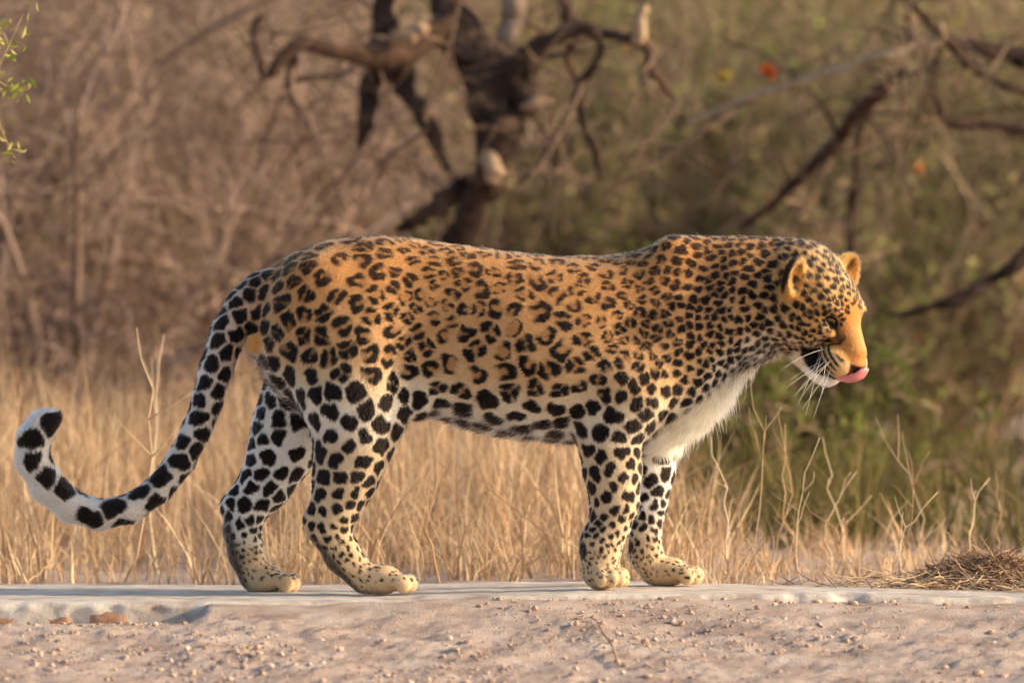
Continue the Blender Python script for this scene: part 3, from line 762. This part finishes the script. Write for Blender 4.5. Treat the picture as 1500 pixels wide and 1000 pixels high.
# neck joins the skull
seg(P(1110, 432, -.005), hp(-.055, 0, .002), .102, .076, .035, 'neck', .85, flow=(-.9, .1, -.35))
hell((-.020, 0, .008), (.092, .078, .072), .03)
hell((.040, 0, .022), (.058, .056, .046), .025, tilt=-.35)
for s in (-1, 1):
    hell((.018, s * .050, -.022), (.062, .040, .052), .025, yawl=-s * .25)           # cheek bone
    hell((-.030, s * .052, -.040), (.055, .036, .050), .03)                          # jaw muscle / ruff
    hell((.062, s * .038, .0375), (.023, .017, .011), .007, yawl=-s * .4)
    hell((.074, s * .044, -.004), (.022, .013, .010), .010, yawl=-s * .5)             # brow
    hell((.120, s * .025, -.046), (.036, .027, .030), .006, yawl=-s * .15)           # whisker pad
    hseg((-.02, s * .036, -.066), (.088, s * .016, -.084), .034, .022, .016)         # lower jaw
    hell((.075, s * .039, .019), (.017, .012, .0085), .006, op='sub', yawl=-s * .55) # eye socket
hseg((.045, 0, .024), (.128, 0, -.017), .034, .0245, .014)                             # bridge
hell((.104, 0, -.090), (.030, .026, .018), .010)                                       # chin
hell((.148, 0, -.028), (.014, .021, .014), .006, region='nose')                        # nose pad
for s in (-1, 1):
    hell((.162, s * .010, -.030), (.006, .005, .004), .002, op='sub')
# ears: cups
for s in (-1, 1):
    hell((-.022, s * .080, .044), (.018, .039, .041), .012, tilt=.30, flow=hu, region='ear', yawl=-s * .55)
for s in (-1, 1):
    hell((-.006, s * .091, .056), (.018, .027, .030), .004, tilt=.30, op='sub', yawl=-s * .55)

# --- evaluate on a grid
lo = np.array([b[4][0] for b in prims]).min(0) - .02; hi = np.array([b[4][1] for b in prims]).max(0) + .02
dim = np.ceil((hi - lo) / H).astype(int) + 1
D = np.full(dim, 1.0, np.float32)
axs = [lo[i] + np.arange(dim[i]) * H for i in range(3)]
def smin(a, b, k):
    h = np.clip(.5 + .5 * (b - a) / k, 0, 1)
    return b + (a - b) * h - k * h * (1 - h)
for op, rg, fl, k, (b0, b1), f in prims:
    i0 = np.clip(np.floor((b0 - k * 1.2 - .012 - lo) / H).astype(int), 0, dim - 1); i1 = np.clip(np.ceil((b1 + k * 1.2 + .012 - lo) / H).astype(int) + 1, 1, dim)
    sl_ = tuple(slice(a, b) for a, b in zip(i0, i1))
    g = np.stack(np.meshgrid(*[axs[i][i0[i]:i1[i]] for i in range(3)], indexing='ij'), -1).reshape(-1, 3)
    d = f(g).reshape(D[sl_].shape)
    D[sl_] = smin(D[sl_], d, k) if op == 'add' else -smin(-D[sl_], d, k)

def surface_nets(D):
    ins = D < 0
    n = ins[:-1, :-1, :-1].astype(np.int8)
    tot = np.zeros_like(n)
    offs = [(i, j, k) for i in (0, 1) for j in (0, 1) for k in (0, 1)]
    sh = np.array(D.shape) - 1
    for o in offs:
        tot += ins[o[0]:o[0] + sh[0], o[1]:o[1] + sh[1], o[2]:o[2] + sh[2]]
    act = np.argwhere((tot > 0) & (tot < 8))
    vals = np.stack([D[act[:, 0] + o[0], act[:, 1] + o[1], act[:, 2] + o[2]] for o in offs], 1)
    acc = np.zeros((len(act), 3)); cnt = np.zeros(len(act))
    for a in range(8):
        for b in range(a + 1, 8):
            oa, ob = np.array(offs[a]), np.array(offs[b])
            if np.abs(oa - ob).sum() != 1: continue
            va, vb = vals[:, a], vals[:, b]
            m = (va < 0) != (vb < 0)
            t = np.where(m, va / np.where(m, va - vb, 1), 0)
            acc += np.where(m[:, None], oa + (ob - oa) * t[:, None], 0); cnt += m
    V = act + acc / cnt[:, None]
    idx = np.full(sh, -1, np.int32); idx[tuple(act.T)] = np.arange(len(act))
    F = []
    for ax in range(3):
        o = [0, 0, 0]; o[ax] = 1
        A = ins[:D.shape[0] - o[0], :D.shape[1] - o[1], :D.shape[2] - o[2]]; B = ins[o[0]:, o[1]:, o[2]:]
        e = np.argwhere(A != B)
        b, c = [(1, 2), (2, 0), (0, 1)][ax]
        q = []
        for db, dc in ((-1, -1), (0, -1), (0, 0), (-1, 0)):
            t = e.copy(); t[:, b] += db; t[:, c] += dc
            q.append(idx[tuple(t.T)])
        q = np.stack(q, 1)
        fl = A[tuple(e.T)]
        q[~fl] = q[~fl][:, ::-1]
        F.append(q)
    return V, np.concatenate(F)

V, F = surface_nets(D)
V = V * H + lo
# light smoothing of the lattice
def vsmooth(V, F, it=2, lam=.45):
    n = len(V)
    for _ in range(it):
        acc = np.zeros_like(V); cnt = np.zeros(n)
        for a, b in ((0, 1), (1, 2), (2, 3), (3, 0)):
            for c in range(3):
                acc[:, c] += np.bincount(F[:, a], V[F[:, b], c], n)
                acc[:, c] += np.bincount(F[:, b], V[F[:, a], c], n)
            cnt += np.bincount(F[:, a], minlength=n) + np.bincount(F[:, b], minlength=n)
        V = V + lam * (acc / cnt[:, None] - V)
    return V
V = vsmooth(V, F)

def vnormals(V, F):
    fn = np.cross(V[F[:, 2]] - V[F[:, 0]], V[F[:, 3]] - V[F[:, 1]])
    N = np.zeros_like(V)
    for i in range(4):
        for c in range(3): N[:, c] += np.bincount(F[:, i], fn[:, c], len(V))
    return N / (np.linalg.norm(N, axis=1)[:, None] + 1e-12)
VN = vnormals(V, F)

# --- per vertex: which limb, which way the coat lies
RG = ['trunk', 'shoulder', 'haunch', 'flank', 'chest', 'neck', 'leg', 'paw', 'tail', 'scrotum', 'head', 'nose', 'ear']
wsum = {r: np.zeros(len(V)) for r in RG}
flow = np.zeros_like(V)
for op, rg, fl, k, (b0, b1), f in prims:
    if op != 'add': continue
    m = np.all((V > b0 - .05) & (V < b1 + .05), 1)
    if not m.any(): continue
    ww = np.exp(-np.abs(f(V[m])) / .010) + 1e-9
    wsum[rg][m] += ww
    flow[m] += ww[:, None] * fl
tot = sum(wsum.values()) + 1e-9
W = {r: wsum[r] / tot for r in RG}
flow -= VN * (flow * VN).sum(1)[:, None]
flow = vsmooth(flow, F, 6, .6)
flow /= np.linalg.norm(flow, axis=1)[:, None] + 1e-9
PXv = V[:, 0] / S + 750; PYv = 860 - V[:, 2] / S          # body measure in picture units (side view)

def headcoord(p): return (p - HC) @ HM.T / HS
HVL = headcoord(V)

# --- spacing of the spots (metres)
def spacing(V, W, VN):
    px = V[:, 0] / S + 750; py = 860 - V[:, 2] / S
    s = np.interp(px, [380, 430, 500, 600, 640, 700, 830, 880, 940, 1000, 1050, 1120], [28, 32, 36, 32, 31, 35, 34, 26, 20, 16, 13.5, 14])
    s = np.where((px > 570) & (px < 680) & (py < 500), s * .80, s); s = np.where((px > 980) & (py < 430), s * 1.25, s)
    s = np.where((px > 870) & (px < 1010) & (py > 540), s + np.clip((py - 540) / 60, 0, 1) * 7, s)
    lg = np.clip((py - 600) / 60, 0, 1) * np.clip(W['leg'] + W['paw'] + W['shoulder'] + W['haunch'], 0, 1)
    sl2 = np.interp(py, [600, 650, 690, 730, 760, 790, 830, 860], [32, 31, 28, 24, 19, 13.5, 10, 9])
    sl2 = np.where(px > 750, sl2 * .86, sl2)
    s = s * (1 - lg) + sl2 * lg
    h = np.clip(W['head'] + W['ear'] + W['nose'], 0, 1)
    hl = headcoord(V)
    sh_ = np.interp(hl[:, 0], [-.08, 0, .05, .1], [17, 15, 11, 9])
    s = s * (1 - h) + sh_ * h
    t = W['tail']
    st_ = np.interp(px, [20, 60, 120, 200, 280, 340, 400], [40, 40, 42, 38, 31, 27, 28])
    s = s * (1 - t) + st_ * t
    return s * S
SP = spacing(V, W, VN) * (1 + .16 * snoise(V, 11, 3))
order = rng.permutation(len(V))
acc_p = np.zeros((6000, 3)); acc_s = np.zeros(6000); na = 0
cell = {}
for i in order:
    d = SP[i] * .80; p = V[i]
    key = (int(p[0] // .03), int(p[1] // .03), int(p[2] // .03)); ok = True
    for a in (-1, 0, 1):
        for b in (-1, 0, 1):
            for c in (-1, 0, 1):
                for j in cell.get((key[0] + a, key[1] + b, key[2] + c), ()):
                    e = acc_p[j] - p
                    if e[0] * e[0] + e[1] * e[1] + e[2] * e[2] < d * d: ok = False; break
                if not ok: break
            if not ok: break
        if not ok: break
    if ok:
        acc_p[na] = p; acc_s[na] = SP[i]; cell.setdefault(key, []).append(na); na += 1
        if na >= 6000: break
SPOT = acc_p[:na].copy(); SPS = acc_s[:na].copy()

def kd_of(pts):
    k = kdtree.KDTree(len(pts))
    for i, p in enumerate(pts): k.insert(p, i)
    k.balance(); return k
vk = kd_of(V[::2])
# two relaxation steps make the spots evenly spaced as on a real coat
for _ in range(1):
    sk = kd_of(SPOT)
    own = np.array([sk.find(p)[1] for p in V[::2]])
    cnt = np.bincount(own, minlength=na)
    for c in range(3): SPOT[:, c] = np.where(cnt > 0, .35 * SPOT[:, c] + .65 * np.bincount(own, V[::2][:, c], na) / np.maximum(cnt, 1), SPOT[:, c])
    SPOT = np.array([vk.find(p)[0] for p in SPOT])
sk = kd_of(SPOT)
vi = np.array([vk.find(p)[1] for p in SPOT]) * 2
SN = VN[vi]; SF = flow[vi]; SPS = SP[vi]
SW = {r: W[r][vi] for r in RG}
SPX = SPOT[:, 0] / S + 750; SPY = 860 - SPOT[:, 2] / S
# how open each rosette is: flank and rump rosettes, solid on limbs, belly, neck and head
body = SW['trunk'] + SW['haunch'] + SW['flank'] + SW['shoulder']
SOPEN = np.clip(np.interp(SPX, [380, 460, 620, 870, 950, 1010], [.1, .35, .85, .8, .4, .05]) * np.clip((600 - SPY) / 70, 0, 1) * np.clip(body * 1.3, 0, 1), 0, 1)
SOPEN *= rng.uniform(.35, 1.1, na)
SR = (rng.uniform(.70, 1.10, na) + .12 * (SW['tail'] > .5)) * np.interp(SPY, [740, 790, 830], [1, .84, .62])
SPH = rng.uniform(0, 6.283, (na, 4))
SNG = rng.integers(1, 4, na)
HSP = headcoord(SPOT)
SKIP = (SW['nose'] + SW['scrotum'] > .4) | ((SW['head'] > .5) & (HSP[:, 0] > .068 + .035 * rng.random(na)) & (np.abs(HSP[:, 1]) < .017) & (HSP[:, 2] > -.035)) | ((SW['head'] > .5) & (HSP[:, 0] > .12))
SKIP |= ((SW['ear'] > .45)) | ((SW['paw'] > .5) & (SPY > 850)) | ((SW['paw'] > .6) & (rng.random(na) < .2))
SKIP |= (SW['head'] > .3) & (HSP[:, 2] < -.078) & (HSP[:, 0] > .05)
SKIP |= (SW['head'] > .3) & (HSP[:, 0] > .090)
_ro = np.hypot(SPX - 150, SPY - 655)
SKIP |= (SW['tail'] > .5) & (SPX < 110) & (_ro > 113) & (SPY > 600)
chestpx = lambda px, py: np.clip((px - np.interp(py, [500, 515, 525, 534, 544, 576, 600, 635, 660], [1300, 1200, 1125, 1092, 1066, 1029, 996, 950, 940])) / 20, 0, 1)

def coat(Pn, Wn, Nn):
    """albedo of the coat at points Pn (region weights Wn, normals Nn)"""
    px = Pn[:, 0] / S + 750; py = 860 - Pn[:, 2] / S
    n1 = snoise(Pn, 9, 1); n2 = snoise(Pn, 60, 2); n3 = snoise(Pn, 170, 3)
    tawny = np.array([.52, .240, .080]); buff = np.array([.55, .350, .185]); cream = np.array([.74, .65, .50]); white = np.array([.80, .76, .70])
    ztop = np.interp(Pn[:, 0], tx, ttop_s); zbot = np.interp(Pn[:, 0], tx, tbot_s)
    v = np.clip((Pn[:, 2] - zbot) / (ztop - zbot), 0, 1.2)                 # 0 belly .. 1 spine
    c = np.empty_like(Pn)
    for ch in range(3):
        c[:, ch] = np.interp(v + .07 * n1, [0, .12, .30, .55, .9], [white[ch], cream[ch] * .95, buff[ch] * 1.05, (tawny[ch] + buff[ch]) / 2, tawny[ch]])
    def mix(c, col, m): return c * (1 - m[:, None]) + np.asarray(col) * m[:, None]
    leg = np.clip((py - 590) / 70, 0, 1) * np.clip(Wn['leg'] + Wn['paw'] + Wn['haunch'] + Wn['shoulder'], 0, 1)
    inner = np.clip(-Nn[:, 1] * np.sign(Pn[:, 1]) * 1.0 + .15, 0, 1)
    legc = np.array([.60, .45, .29])[None] * (1 - inner[:, None]) + white * inner[:, None]
    lo_ = np.clip((py - 740) / 60, 0, 1)[:, None]
    legc = legc * (1 - lo_) + np.array([.60, .43, .26]) * lo_
    c = c * (1 - leg[:, None]) + legc * leg[:, None]
    far_in = np.clip((py - 540) / 50, 0, 1) * ((Pn[:, 1] > 0) & (Nn[:, 1] < .2)) * (px < 640)
    c = mix(c, white * .98, far_in * .9 * (1 - np.clip((py - 770) / 50, 0, 1)))
    # chest and throat
    ch_ = chestpx(px, py) * (py > 500) * np.clip((672 - py) / 12, 0, 1) * np.clip(1 - Wn['head'] * 1.5, 0, 1) * (px > 900)
    ch_ = np.clip(ch_ + .25 * n2 * ch_, 0, 1)
    c = mix(c, [.82, .72, .53], ch_)
    # tail: tawny above, white below and at the end
    t = Wn['tail']
    tw = np.clip((420 - px) / 130, 0, 1)
    tc = tawny * (1 - tw[:, None]) * .95 + np.array([.62, .56, .49]) * tw[:, None]
    c = c * (1 - t[:, None]) + tc * t[:, None]
    # head
    hl = headcoord(Pn); h = np.clip(Wn['head'] + Wn['nose'] + Wn['ear'], 0, 1)
    hc = np.tile(np.array([.60, .31, .10]), (len(Pn), 1))
    ck = np.clip((.012 - hl[:, 2]) / .06, 0, 1) * np.clip((.10 - hl[:, 0]) / .05, 0, 1); hc = mix(hc, [.62, .42, .22], ck)
    hc = mix(hc, [.46, .190, .055], (.8 + .2 * n3) * np.clip((hl[:, 0] - .05) / .03, 0, 1) * (np.abs(hl[:, 1]) < .03) * (hl[:, 2] > -.04))
    hc = mix(hc, [.86, .82, .74], np.clip((-.068 - hl[:, 2]) / .014, 0, 1) * np.clip((hl[:, 0] - .066) / .02, 0, 1))
    hc = mix(hc, [.74, .62, .44], np.clip(1 - np.hypot(hl[:, 0] - .066, (np.abs(hl[:, 1]) - .046) * 1.2, ) / .022, 0, 1) * (hl[:, 2] < .014) * 1.0)
    c = c * (1 - h[:, None]) + hc * h[:, None]
    c = mix(c, [.62, .30, .09], np.clip(Wn['scrotum'] * 1.6 - .3, 0, 1))
    c *= (1 + .06 * n2 + .05 * n3)[:, None]
    # ---- spots
    q = Pn + np.stack([snoise(Pn, 80, 0), snoise(Pn, 80, 1), snoise(Pn, 80, 2)], 1) * .0036
    I = np.empty((len(Pn), 2), np.int32); DD = np.empty((len(Pn), 2))
    fn_ = sk.find_n
    for i, p in enumerate(q):
        r_ = fn_(p, 2)
        I[i, 0] = r_[0][1]; I[i, 1] = r_[1][1]; DD[i, 0] = r_[0][2]; DD[i, 1] = r_[1][2]
    s0 = I[:, 0]; sp = SPS[s0]
    e = Pn - SPOT[s0]
    bi = np.cross(SN[s0], SF[s0]); a = (e * SF[s0]).sum(1); b = (e * bi).sum(1)
    th = np.arctan2(b, a)
    elong = 1.0
    rr = DD[:, 0] / sp
    lob = 1 + .16 * np.sin(2 * th + SPH[s0, 0]) + .10 * np.sin(3 * th + SPH[s0, 1])
    Rm = .505 * SR[s0] * lob
    edge = np.minimum((Rm - rr) , ((DD[:, 1] - DD[:, 0]) / sp - .13 - .03 * np.sin(SPH[s0, 2] * 3)) * .55)
    op_ = SOPEN[s0]
    inr = .27 * op_ * (1 + .25 * np.sin(2 * th + SPH[s0, 2]))
    gap = np.cos(SNG[s0] * th + SPH[s0, 3]) - (1.12 - .62 * op_)             # >0 in the breaks of the ring
    ring = np.minimum(edge, rr - inr)
    hole = (op_ > .12)
    dk = np.where(hole, np.minimum(ring, -gap * .12), edge)
    soft = .0011 / sp
    m = np.clip(dk / soft * .5 + .5, 0, 1)
    m *= ~SKIP[s0]
    # the tawny heart of a rosette
    heart = np.clip((.30 - rr) / .08, 0, 1) * (op_ > .25) * (1 - m)
    c = mix(c, [.40, .185, .062], heart * .75)
    dark = np.array([.013, .009, .008]); brown = np.array([.045, .020, .009])
    bm = np.clip((v - .62) / .3, 0, 1) * (1 - leg) * np.clip(Wn['trunk'] + Wn['haunch'] + Wn['flank'], 0, 1)
    dcol = dark * (1 - bm[:, None]) + brown * bm[:, None]
    m *= 1 - np.clip(ch_ * 1.3 - .35, 0, .85)
    c = c * (1 - m[:, None]) + dcol * m[:, None]
    # ---- marks of the head
    ha = np.abs(hl[:, 1])
    hm = (h > .5)
    eyed = np.sqrt(((hl[:, 0] - .074) / .020) ** 2 + ((ha - .038) / .014) ** 2 + ((hl[:, 2] - .016 + .3 * (hl[:, 0] - .074)) / .010) ** 2)
    c = mix(c, dark, hm * np.clip((1.05 - eyed) * 4, 0, 1) * (np.abs(hl[:, 2] - .018) < .016))
    tear = np.abs((ha - .030) - (hl[:, 0] - .1) * -.35); c = mix(c, dark * 2, hm * np.clip(1 - tear / .0045, 0, 1) * (hl[:, 0] > .088) * (hl[:, 0] < .112) * (hl[:, 2] > -.03))
    # whisker pad: dark rows on pale fur, black lip
    padw = hm * (hl[:, 0] > .080) * (hl[:, 2] < -.024) * (hl[:, 2] > -.078) * (ha > .010)
    rows = np.sin((hl[:, 2] + .25 * (hl[:, 0] - .1)) / .0098 * 6.283)
    pw = np.clip((ha - .012) / .008, 0, 1) * np.clip((hl[:, 0] - .078) / .012, 0, 1)
    c = mix(c, [.56, .37, .20], padw * pw * .8)
    c = mix(c, dark, padw * np.clip(rows * 2.5 + .2, 0, 1) * np.clip((hl[:, 0] - .082) / .008, 0, 1) * np.clip((.146 - hl[:, 0]) / .008, 0, 1))
    lip = hm * np.clip(1 - np.abs(hl[:, 2] + .066 + .10 * (hl[:, 0] - .1)) / .009, 0, 1) * (hl[:, 0] > .058) * (ha > .006)
    c = mix(c, dark, np.clip(lip * 2.5, 0, 1))
    lipc = hm * np.clip(1 - np.hypot((hl[:, 0] - .098) / .038, (hl[:, 2] + .069) / .0215), 0, 1) * 5 * (ha > .008)
    c = mix(c, dark, np.clip(lipc, 0, 1))
    nz = hm * np.clip((hl[:, 0] - .131) / .003, 0, 1) * np.clip((-.024 - hl[:, 2]) / .003, 0, 1) * (hl[:, 2] > -.052) * np.clip((.026 - ha) / .003, 0, 1)
    c = mix(c, [.045, .018, .015], nz)
    # ears: black back with a pale fringe, buff inside
    er = np.clip(Wn['ear'] * 1.8 - .4, 0, 1)
    bk = np.clip(-(Nn @ hf) * 2.5, 0, 1)
    inn = np.clip(1 - np.hypot((hl[:, 2] - .062) / .026, (ha - .086) / .018), 0, 1)
    c = mix(c, [.50, .29, .11], er * (1 - bk) * .9)
    c = mix(c, [.07, .045, .03], er * (1 - bk) * np.clip(inn * 1.6, 0, .85))
    c = mix(c, dark, er * bk * np.clip((.088 - hl[:, 2]) / .012, 0, 1))
    # carpal pads and soles
    pad = np.clip(1 - np.hypot((px - 853) / 7, (py - 803) / 17), 0, 1) * (Pn[:, 1] < 0) + np.clip(1 - np.hypot((px - 921) / 10, (py - 802) / 13), 0, 1) * (Pn[:, 1] > 0)
    c = mix(c, dark * 2, np.clip(pad * 3, 0, 1))
    for (xa, ya, xb, yb, sy) in ((446, 770, 522, 866, -1), (327, 745, 352, 862, 1)):
        tt = np.clip((py - ya) / (yb - ya), 0, 1); xe = xa + (xb - xa) * tt ** (1.0 if sy < 0 else 1.6)
        mm = np.clip(1 - (px - xe) / 15, 0, 1) * (py > ya) * (px < 540) * (np.sign(Pn[:, 1]) == sy) * np.clip(Wn['leg'] + Wn['paw'], 0, 1)
        c = mix(c, [.05, .035, .028], np.clip(mm * 1.3, 0, .9) * np.clip((py - ya) / 30, 0, 1))
    return np.clip(c, .004, .95)

VC = coat(V, W, VN)
LEO = empty('leopard', (0.0, 0.0, 0.0))
tag(LEO, 'spotted leopard standing on the stone kerb in profile, licking its nose, tail curled up', 'leopard')
m_skin = mat('leopard_coat', rough=.85, attr='col', spec=.15)
me = np_mesh('body', V, F); set_col(me, VC)
body_o = link('body', me, m_skin, LEO)

# --- fur: short strands, each with the colour of the coat at its root
if FUR:
    tri = np.concatenate([F[:, [0, 1, 2]], F[:, [0, 2, 3]]])
    ar = np.linalg.norm(np.cross(V[tri[:, 1]] - V[tri[:, 0]], V[tri[:, 2]] - V[tri[:, 0]]), axis=1) / 2
    fnm = VN[tri].mean(1)
    dens = np.where(fnm[:, 1] < .25, 1.0, np.where(fnm[:, 2] > .3, .6, .15))
    hd = (W['head'] + W['ear'] + W['nose'])[tri[:, 0]]
    dens *= 1 + 1.3 * np.clip(hd, 0, 1)
    pr = ar * dens; pr /= pr.sum()
    NF = FUR
    ti = rng.choice(len(tri), NF, p=pr)
    b = rng.random((NF, 2)); fl = b.sum(1) > 1; b[fl] = 1 - b[fl]
    w3 = np.stack([1 - b.sum(1), b[:, 0], b[:, 1]], 1)
    T = tri[ti]
    def ip(A): return (A[T] * (w3[..., None] if A.ndim == 2 else w3)).sum(1)
    Pf = ip(V); Nf = ip(VN); Nf /= np.linalg.norm(Nf, axis=1)[:, None]; Ff = ip(flow)
    Wf = {r: ip(W[r]) for r in RG}
    Cf = coat(Pf, Wf, Nf)
    px = Pf[:, 0] / S + 750; py = 860 - Pf[:, 2] / S
    hl = headcoord(Pf)
    h = np.clip(Wf['head'] + Wf['nose'], 0, 1)
    Lf = np.full(NF, .0070)
    zbot = np.interp(Pf[:, 0], tx, tbot_s); under = np.clip(1 - (Pf[:, 2] - zbot) / .05, 0, 1) * Wf['trunk']
    Lf += under * .010 + chestpx(px, py) * (py > 530) * (py < 668) * (px > 900) * .022 * (1 - h)
    Lf *= np.where((py > 640) & (Wf['leg'] + Wf['paw'] > .4), .66, 1)
    Lf *= 1 - .45 * Wf['paw']
    Lf = Lf * (1 - h) + h * np.interp(hl[:, 0], [-.08, 0, .06, .12], [.012, .009, .005, .0032])
    Lf = np.where(Wf['ear'] > .4, .007, Lf); Lf = np.where((Wf['nose'] > .45) & (hl[:, 0] > .140), .0006, Lf)
    Lf += Wf['tail'] * .002 * np.clip((200 - px) / 100, 0, 1)
    chin = h * (hl[:, 2] < -.085); Lf += chin * .008
    Lf *= rng.uniform(.6, 1.25, NF) * np.where(rng.random(NF) < .06, 1.7, 1.0)
    eyed_ = np.sqrt(((hl[:, 0] - .072) / .015) ** 2 + ((np.abs(hl[:, 1]) - .040) / .012) ** 2 + ((hl[:, 2] - .017) / .010) ** 2)
    Lf = np.where(eyed_ < 1, .0006, np.where(eyed_ < 1.6, np.minimum(Lf, .0025), Lf))
    shag = chestpx(px, py) * (py > 525) * (py < 670) * (px > 900) * (1 - h)
    lift = .30 + .12 * under
    d0 = Ff * (1 - lift)[:, None] + Nf * lift[:, None] + rng.normal(0, .16, (NF, 3)) + (.18 + .35 * shag)[:, None] * np.stack([snoise(Pf, 28, 1), snoise(Pf, 28, 2), snoise(Pf, 28, 3)], 1)
    d0 /= np.linalg.norm(d0, axis=1)[:, None]
    d1 = d0 + Ff * .35 - Nf * .12 + np.array([0, 0, -.10]); d1 /= np.linalg.norm(d1, axis=1)[:, None]
    pts = np.stack([Pf - Nf * .0006, Pf + d0 * Lf[:, None] * .5, Pf + d0 * Lf[:, None] * .5 + d1 * Lf[:, None] * .5], 1)
    hc_ = bpy.data.hair_curves.new('fur')
    hc_.add_curves([3] * NF)
    hc_.attributes['position'].data.foreach_set('vector', pts.astype(np.float32).ravel())
    ra = hc_.attributes.get('radius') or hc_.attributes.new('radius', 'FLOAT', 'POINT')
    rw = np.where(h > .5, .00030, .00042)[:, None] * np.array([1.0, .8, .15])[None] * np.where(dens[ti] < .9, 1.6, 1)[:, None]
    ra.data.foreach_set('value', rw.astype(np.float32).ravel())
    ca = hc_.attributes.new('col', 'FLOAT_COLOR', 'CURVE')
    cc = np.ones((NF, 4), np.float32); cc[:, :3] = Cf * rng.uniform(.86, 1.12, NF)[:, None]
    ca.data.foreach_set('color', cc.ravel())
    m_fur = bpy.data.materials.new('leopard_fur'); m_fur.use_nodes = True
    N_ = m_fur.node_tree.nodes; b_ = N_['Principled BSDF']
    hb = N_.new('ShaderNodeBsdfHairPrincipled'); hb.parametrization = 'COLOR'
    hb.inputs['IOR'].default_value = 1.22; hb.inputs['Roughness'].default_value = .42; hb.inputs['Radial Roughness'].default_value = .55
    at = N_.new('ShaderNodeAttribute'); at.attribute_name = 'col'
    m_fur.node_tree.links.new(at.outputs['Color'], hb.inputs['Color'])
    N_.remove(b_)
    m_fur.node_tree.links.new(hb.outputs[0], N_['Material Output'].inputs['Surface'])
    link('fur', hc_, m_fur, body_o)

# --- eyes, tongue, whiskers
def uv_ball(c, rad, M, nu=20, nv=12):
    th = np.linspace(0, np.pi, nv); ph = np.arange(nu) * 2 * np.pi / nu
    L = np.stack([np.cos(th)[:, None] * np.ones(nu), np.sin(th)[:, None] * np.cos(ph), np.sin(th)[:, None] * np.sin(ph)], -1).reshape(-1, 3)
    Vv = c + (L * rad) @ M
    i = np.arange(nv - 1)[:, None] * nu; j = np.arange(nu)[None]; j2 = (j + 1) % nu
    return L, Vv, np.stack([i + j, i + nu + j, i + nu + j2, i + j2], -1).reshape(-1, 4)
m_eye = mat('eye_wet', rough=.08, attr='col', spec=.6)
for s in (-1, 1):
    L, Vv, Ff_ = uv_ball(hp(.066, s * .034, .017), np.array([.0128, .0128, .0088]) * HS, HM)
    look = np.array([.75, s * .65, -.15]); look /= np.linalg.norm(look)
    a = L @ look
    colr = np.where((a > .93)[:, None], [.004, .004, .004], np.where((a > .72)[:, None], [.16, .105, .03], [.014, .010, .008]))
    em = np_mesh('eye', Vv, Ff_); set_col(em, colr); link('eye', em, m_eye, body_o)
m_tongue = noise_mat('tongue_pink', [(.62, .16, .17), (.74, .24, .24)], 60, rough=.35, bump=.4, bscale=500, spec=.5, bdist=.001)
cl = [(.095, 0.004, -.064), (.118, .008, -.066), (.140, .010, -.065), (.157, .009, -.056), (.169, .006, -.040), (.170, .002, -.020)]
wd = [.018, .024, .026, .0245, .020, .011]; thk = [.006, .007, .008, .008, .0072, .0045]
clw = np.array([hp(*c) for c in cl]); n_ = 8
from numpy import interp as _ip
tt = np.linspace(0, 5, 26); k6 = np.arange(6)
cw = np.stack([_ip(tt, k6, clw[:, i]) for i in range(3)], 1)
for _ in range(3): cw[1:-1] = (cw[:-2] + 2 * cw[1:-1] + cw[2:]) / 4
wdi, thi = _ip(tt, k6, wd) * HS, _ip(tt, k6, thk) * HS
tg = np.gradient(cw, axis=0); tg /= np.linalg.norm(tg, axis=1)[:, None]
nu = 18; a = np.arange(nu) * 2 * np.pi / nu; VV = []
for i in range(len(cw)):
    up = np.cross(hr, tg[i]); up /= np.linalg.norm(up)
    prof = np.sin(a) * thi[i] + np.cos(2 * a) * thi[i] * .22
    e_ = 1.0 if i < len(cw) - 1 else .35
    VV.append(cw[i] + (np.cos(a) * wdi[i] * e_)[:, None] * hr + (prof * e_)[:, None] * up)
VV = np.concatenate(VV)
i = np.arange(len(cw) - 1)[:, None] * nu; j = np.arange(nu)[None]; j2 = (j + 1) % nu
FF = np.stack([i + j, i + j2, i + nu + j2, i + nu + j], -1).reshape(-1, 4)
VV = np.concatenate([VV, cw[-1:] + tg[-1:] * .002]); k = np.arange(nu); bb = (len(cw) - 1) * nu
ac = Acc(); ac.add(VV, np.concatenate([FF, np.stack([bb + k, bb + (k + 1) % nu, np.full(nu, len(VV) - 1), np.full(nu, len(VV) - 1)], -1)]))
link('tongue', ac.mesh('tongue'), m_tongue, body_o)
m_wh = mat('whisker_white', (.72, .68, .60), .5)
for s in (1, -1):
    for q in range(11 if s > 0 else 4):
        a0 = hp(.096 + .034 * ((q * 7) % 5) / 4, s * .045, -.034 - .026 * (q % 4) / 3)
        nq = 11 if s > 0 else 4
        ph = R(186 + 82 * ((q * 4) % nq) / nq + 8 * rnd.random())
        ln = (.062 + .040 * rnd.random()) * (1 if s > 0 else .8)
        d = np.array([math.cos(ph), -.55 if s > 0 else .75, math.sin(ph)])
        t = np.linspace(0, 1, 9)[:, None]
        path = a0 + d * ln * t + np.array([-.004, 0, -.022]) * (t ** 2) * (.4 + .9 * rnd.random())
        Vw, Fw = tube(path, np.interp(t[:, 0], [0, 1], [.00065, .00022]), 5)
        ac = Acc(); ac.add(Vw, Fw); link('whisker', ac.mesh('whisker'), m_wh, body_o)
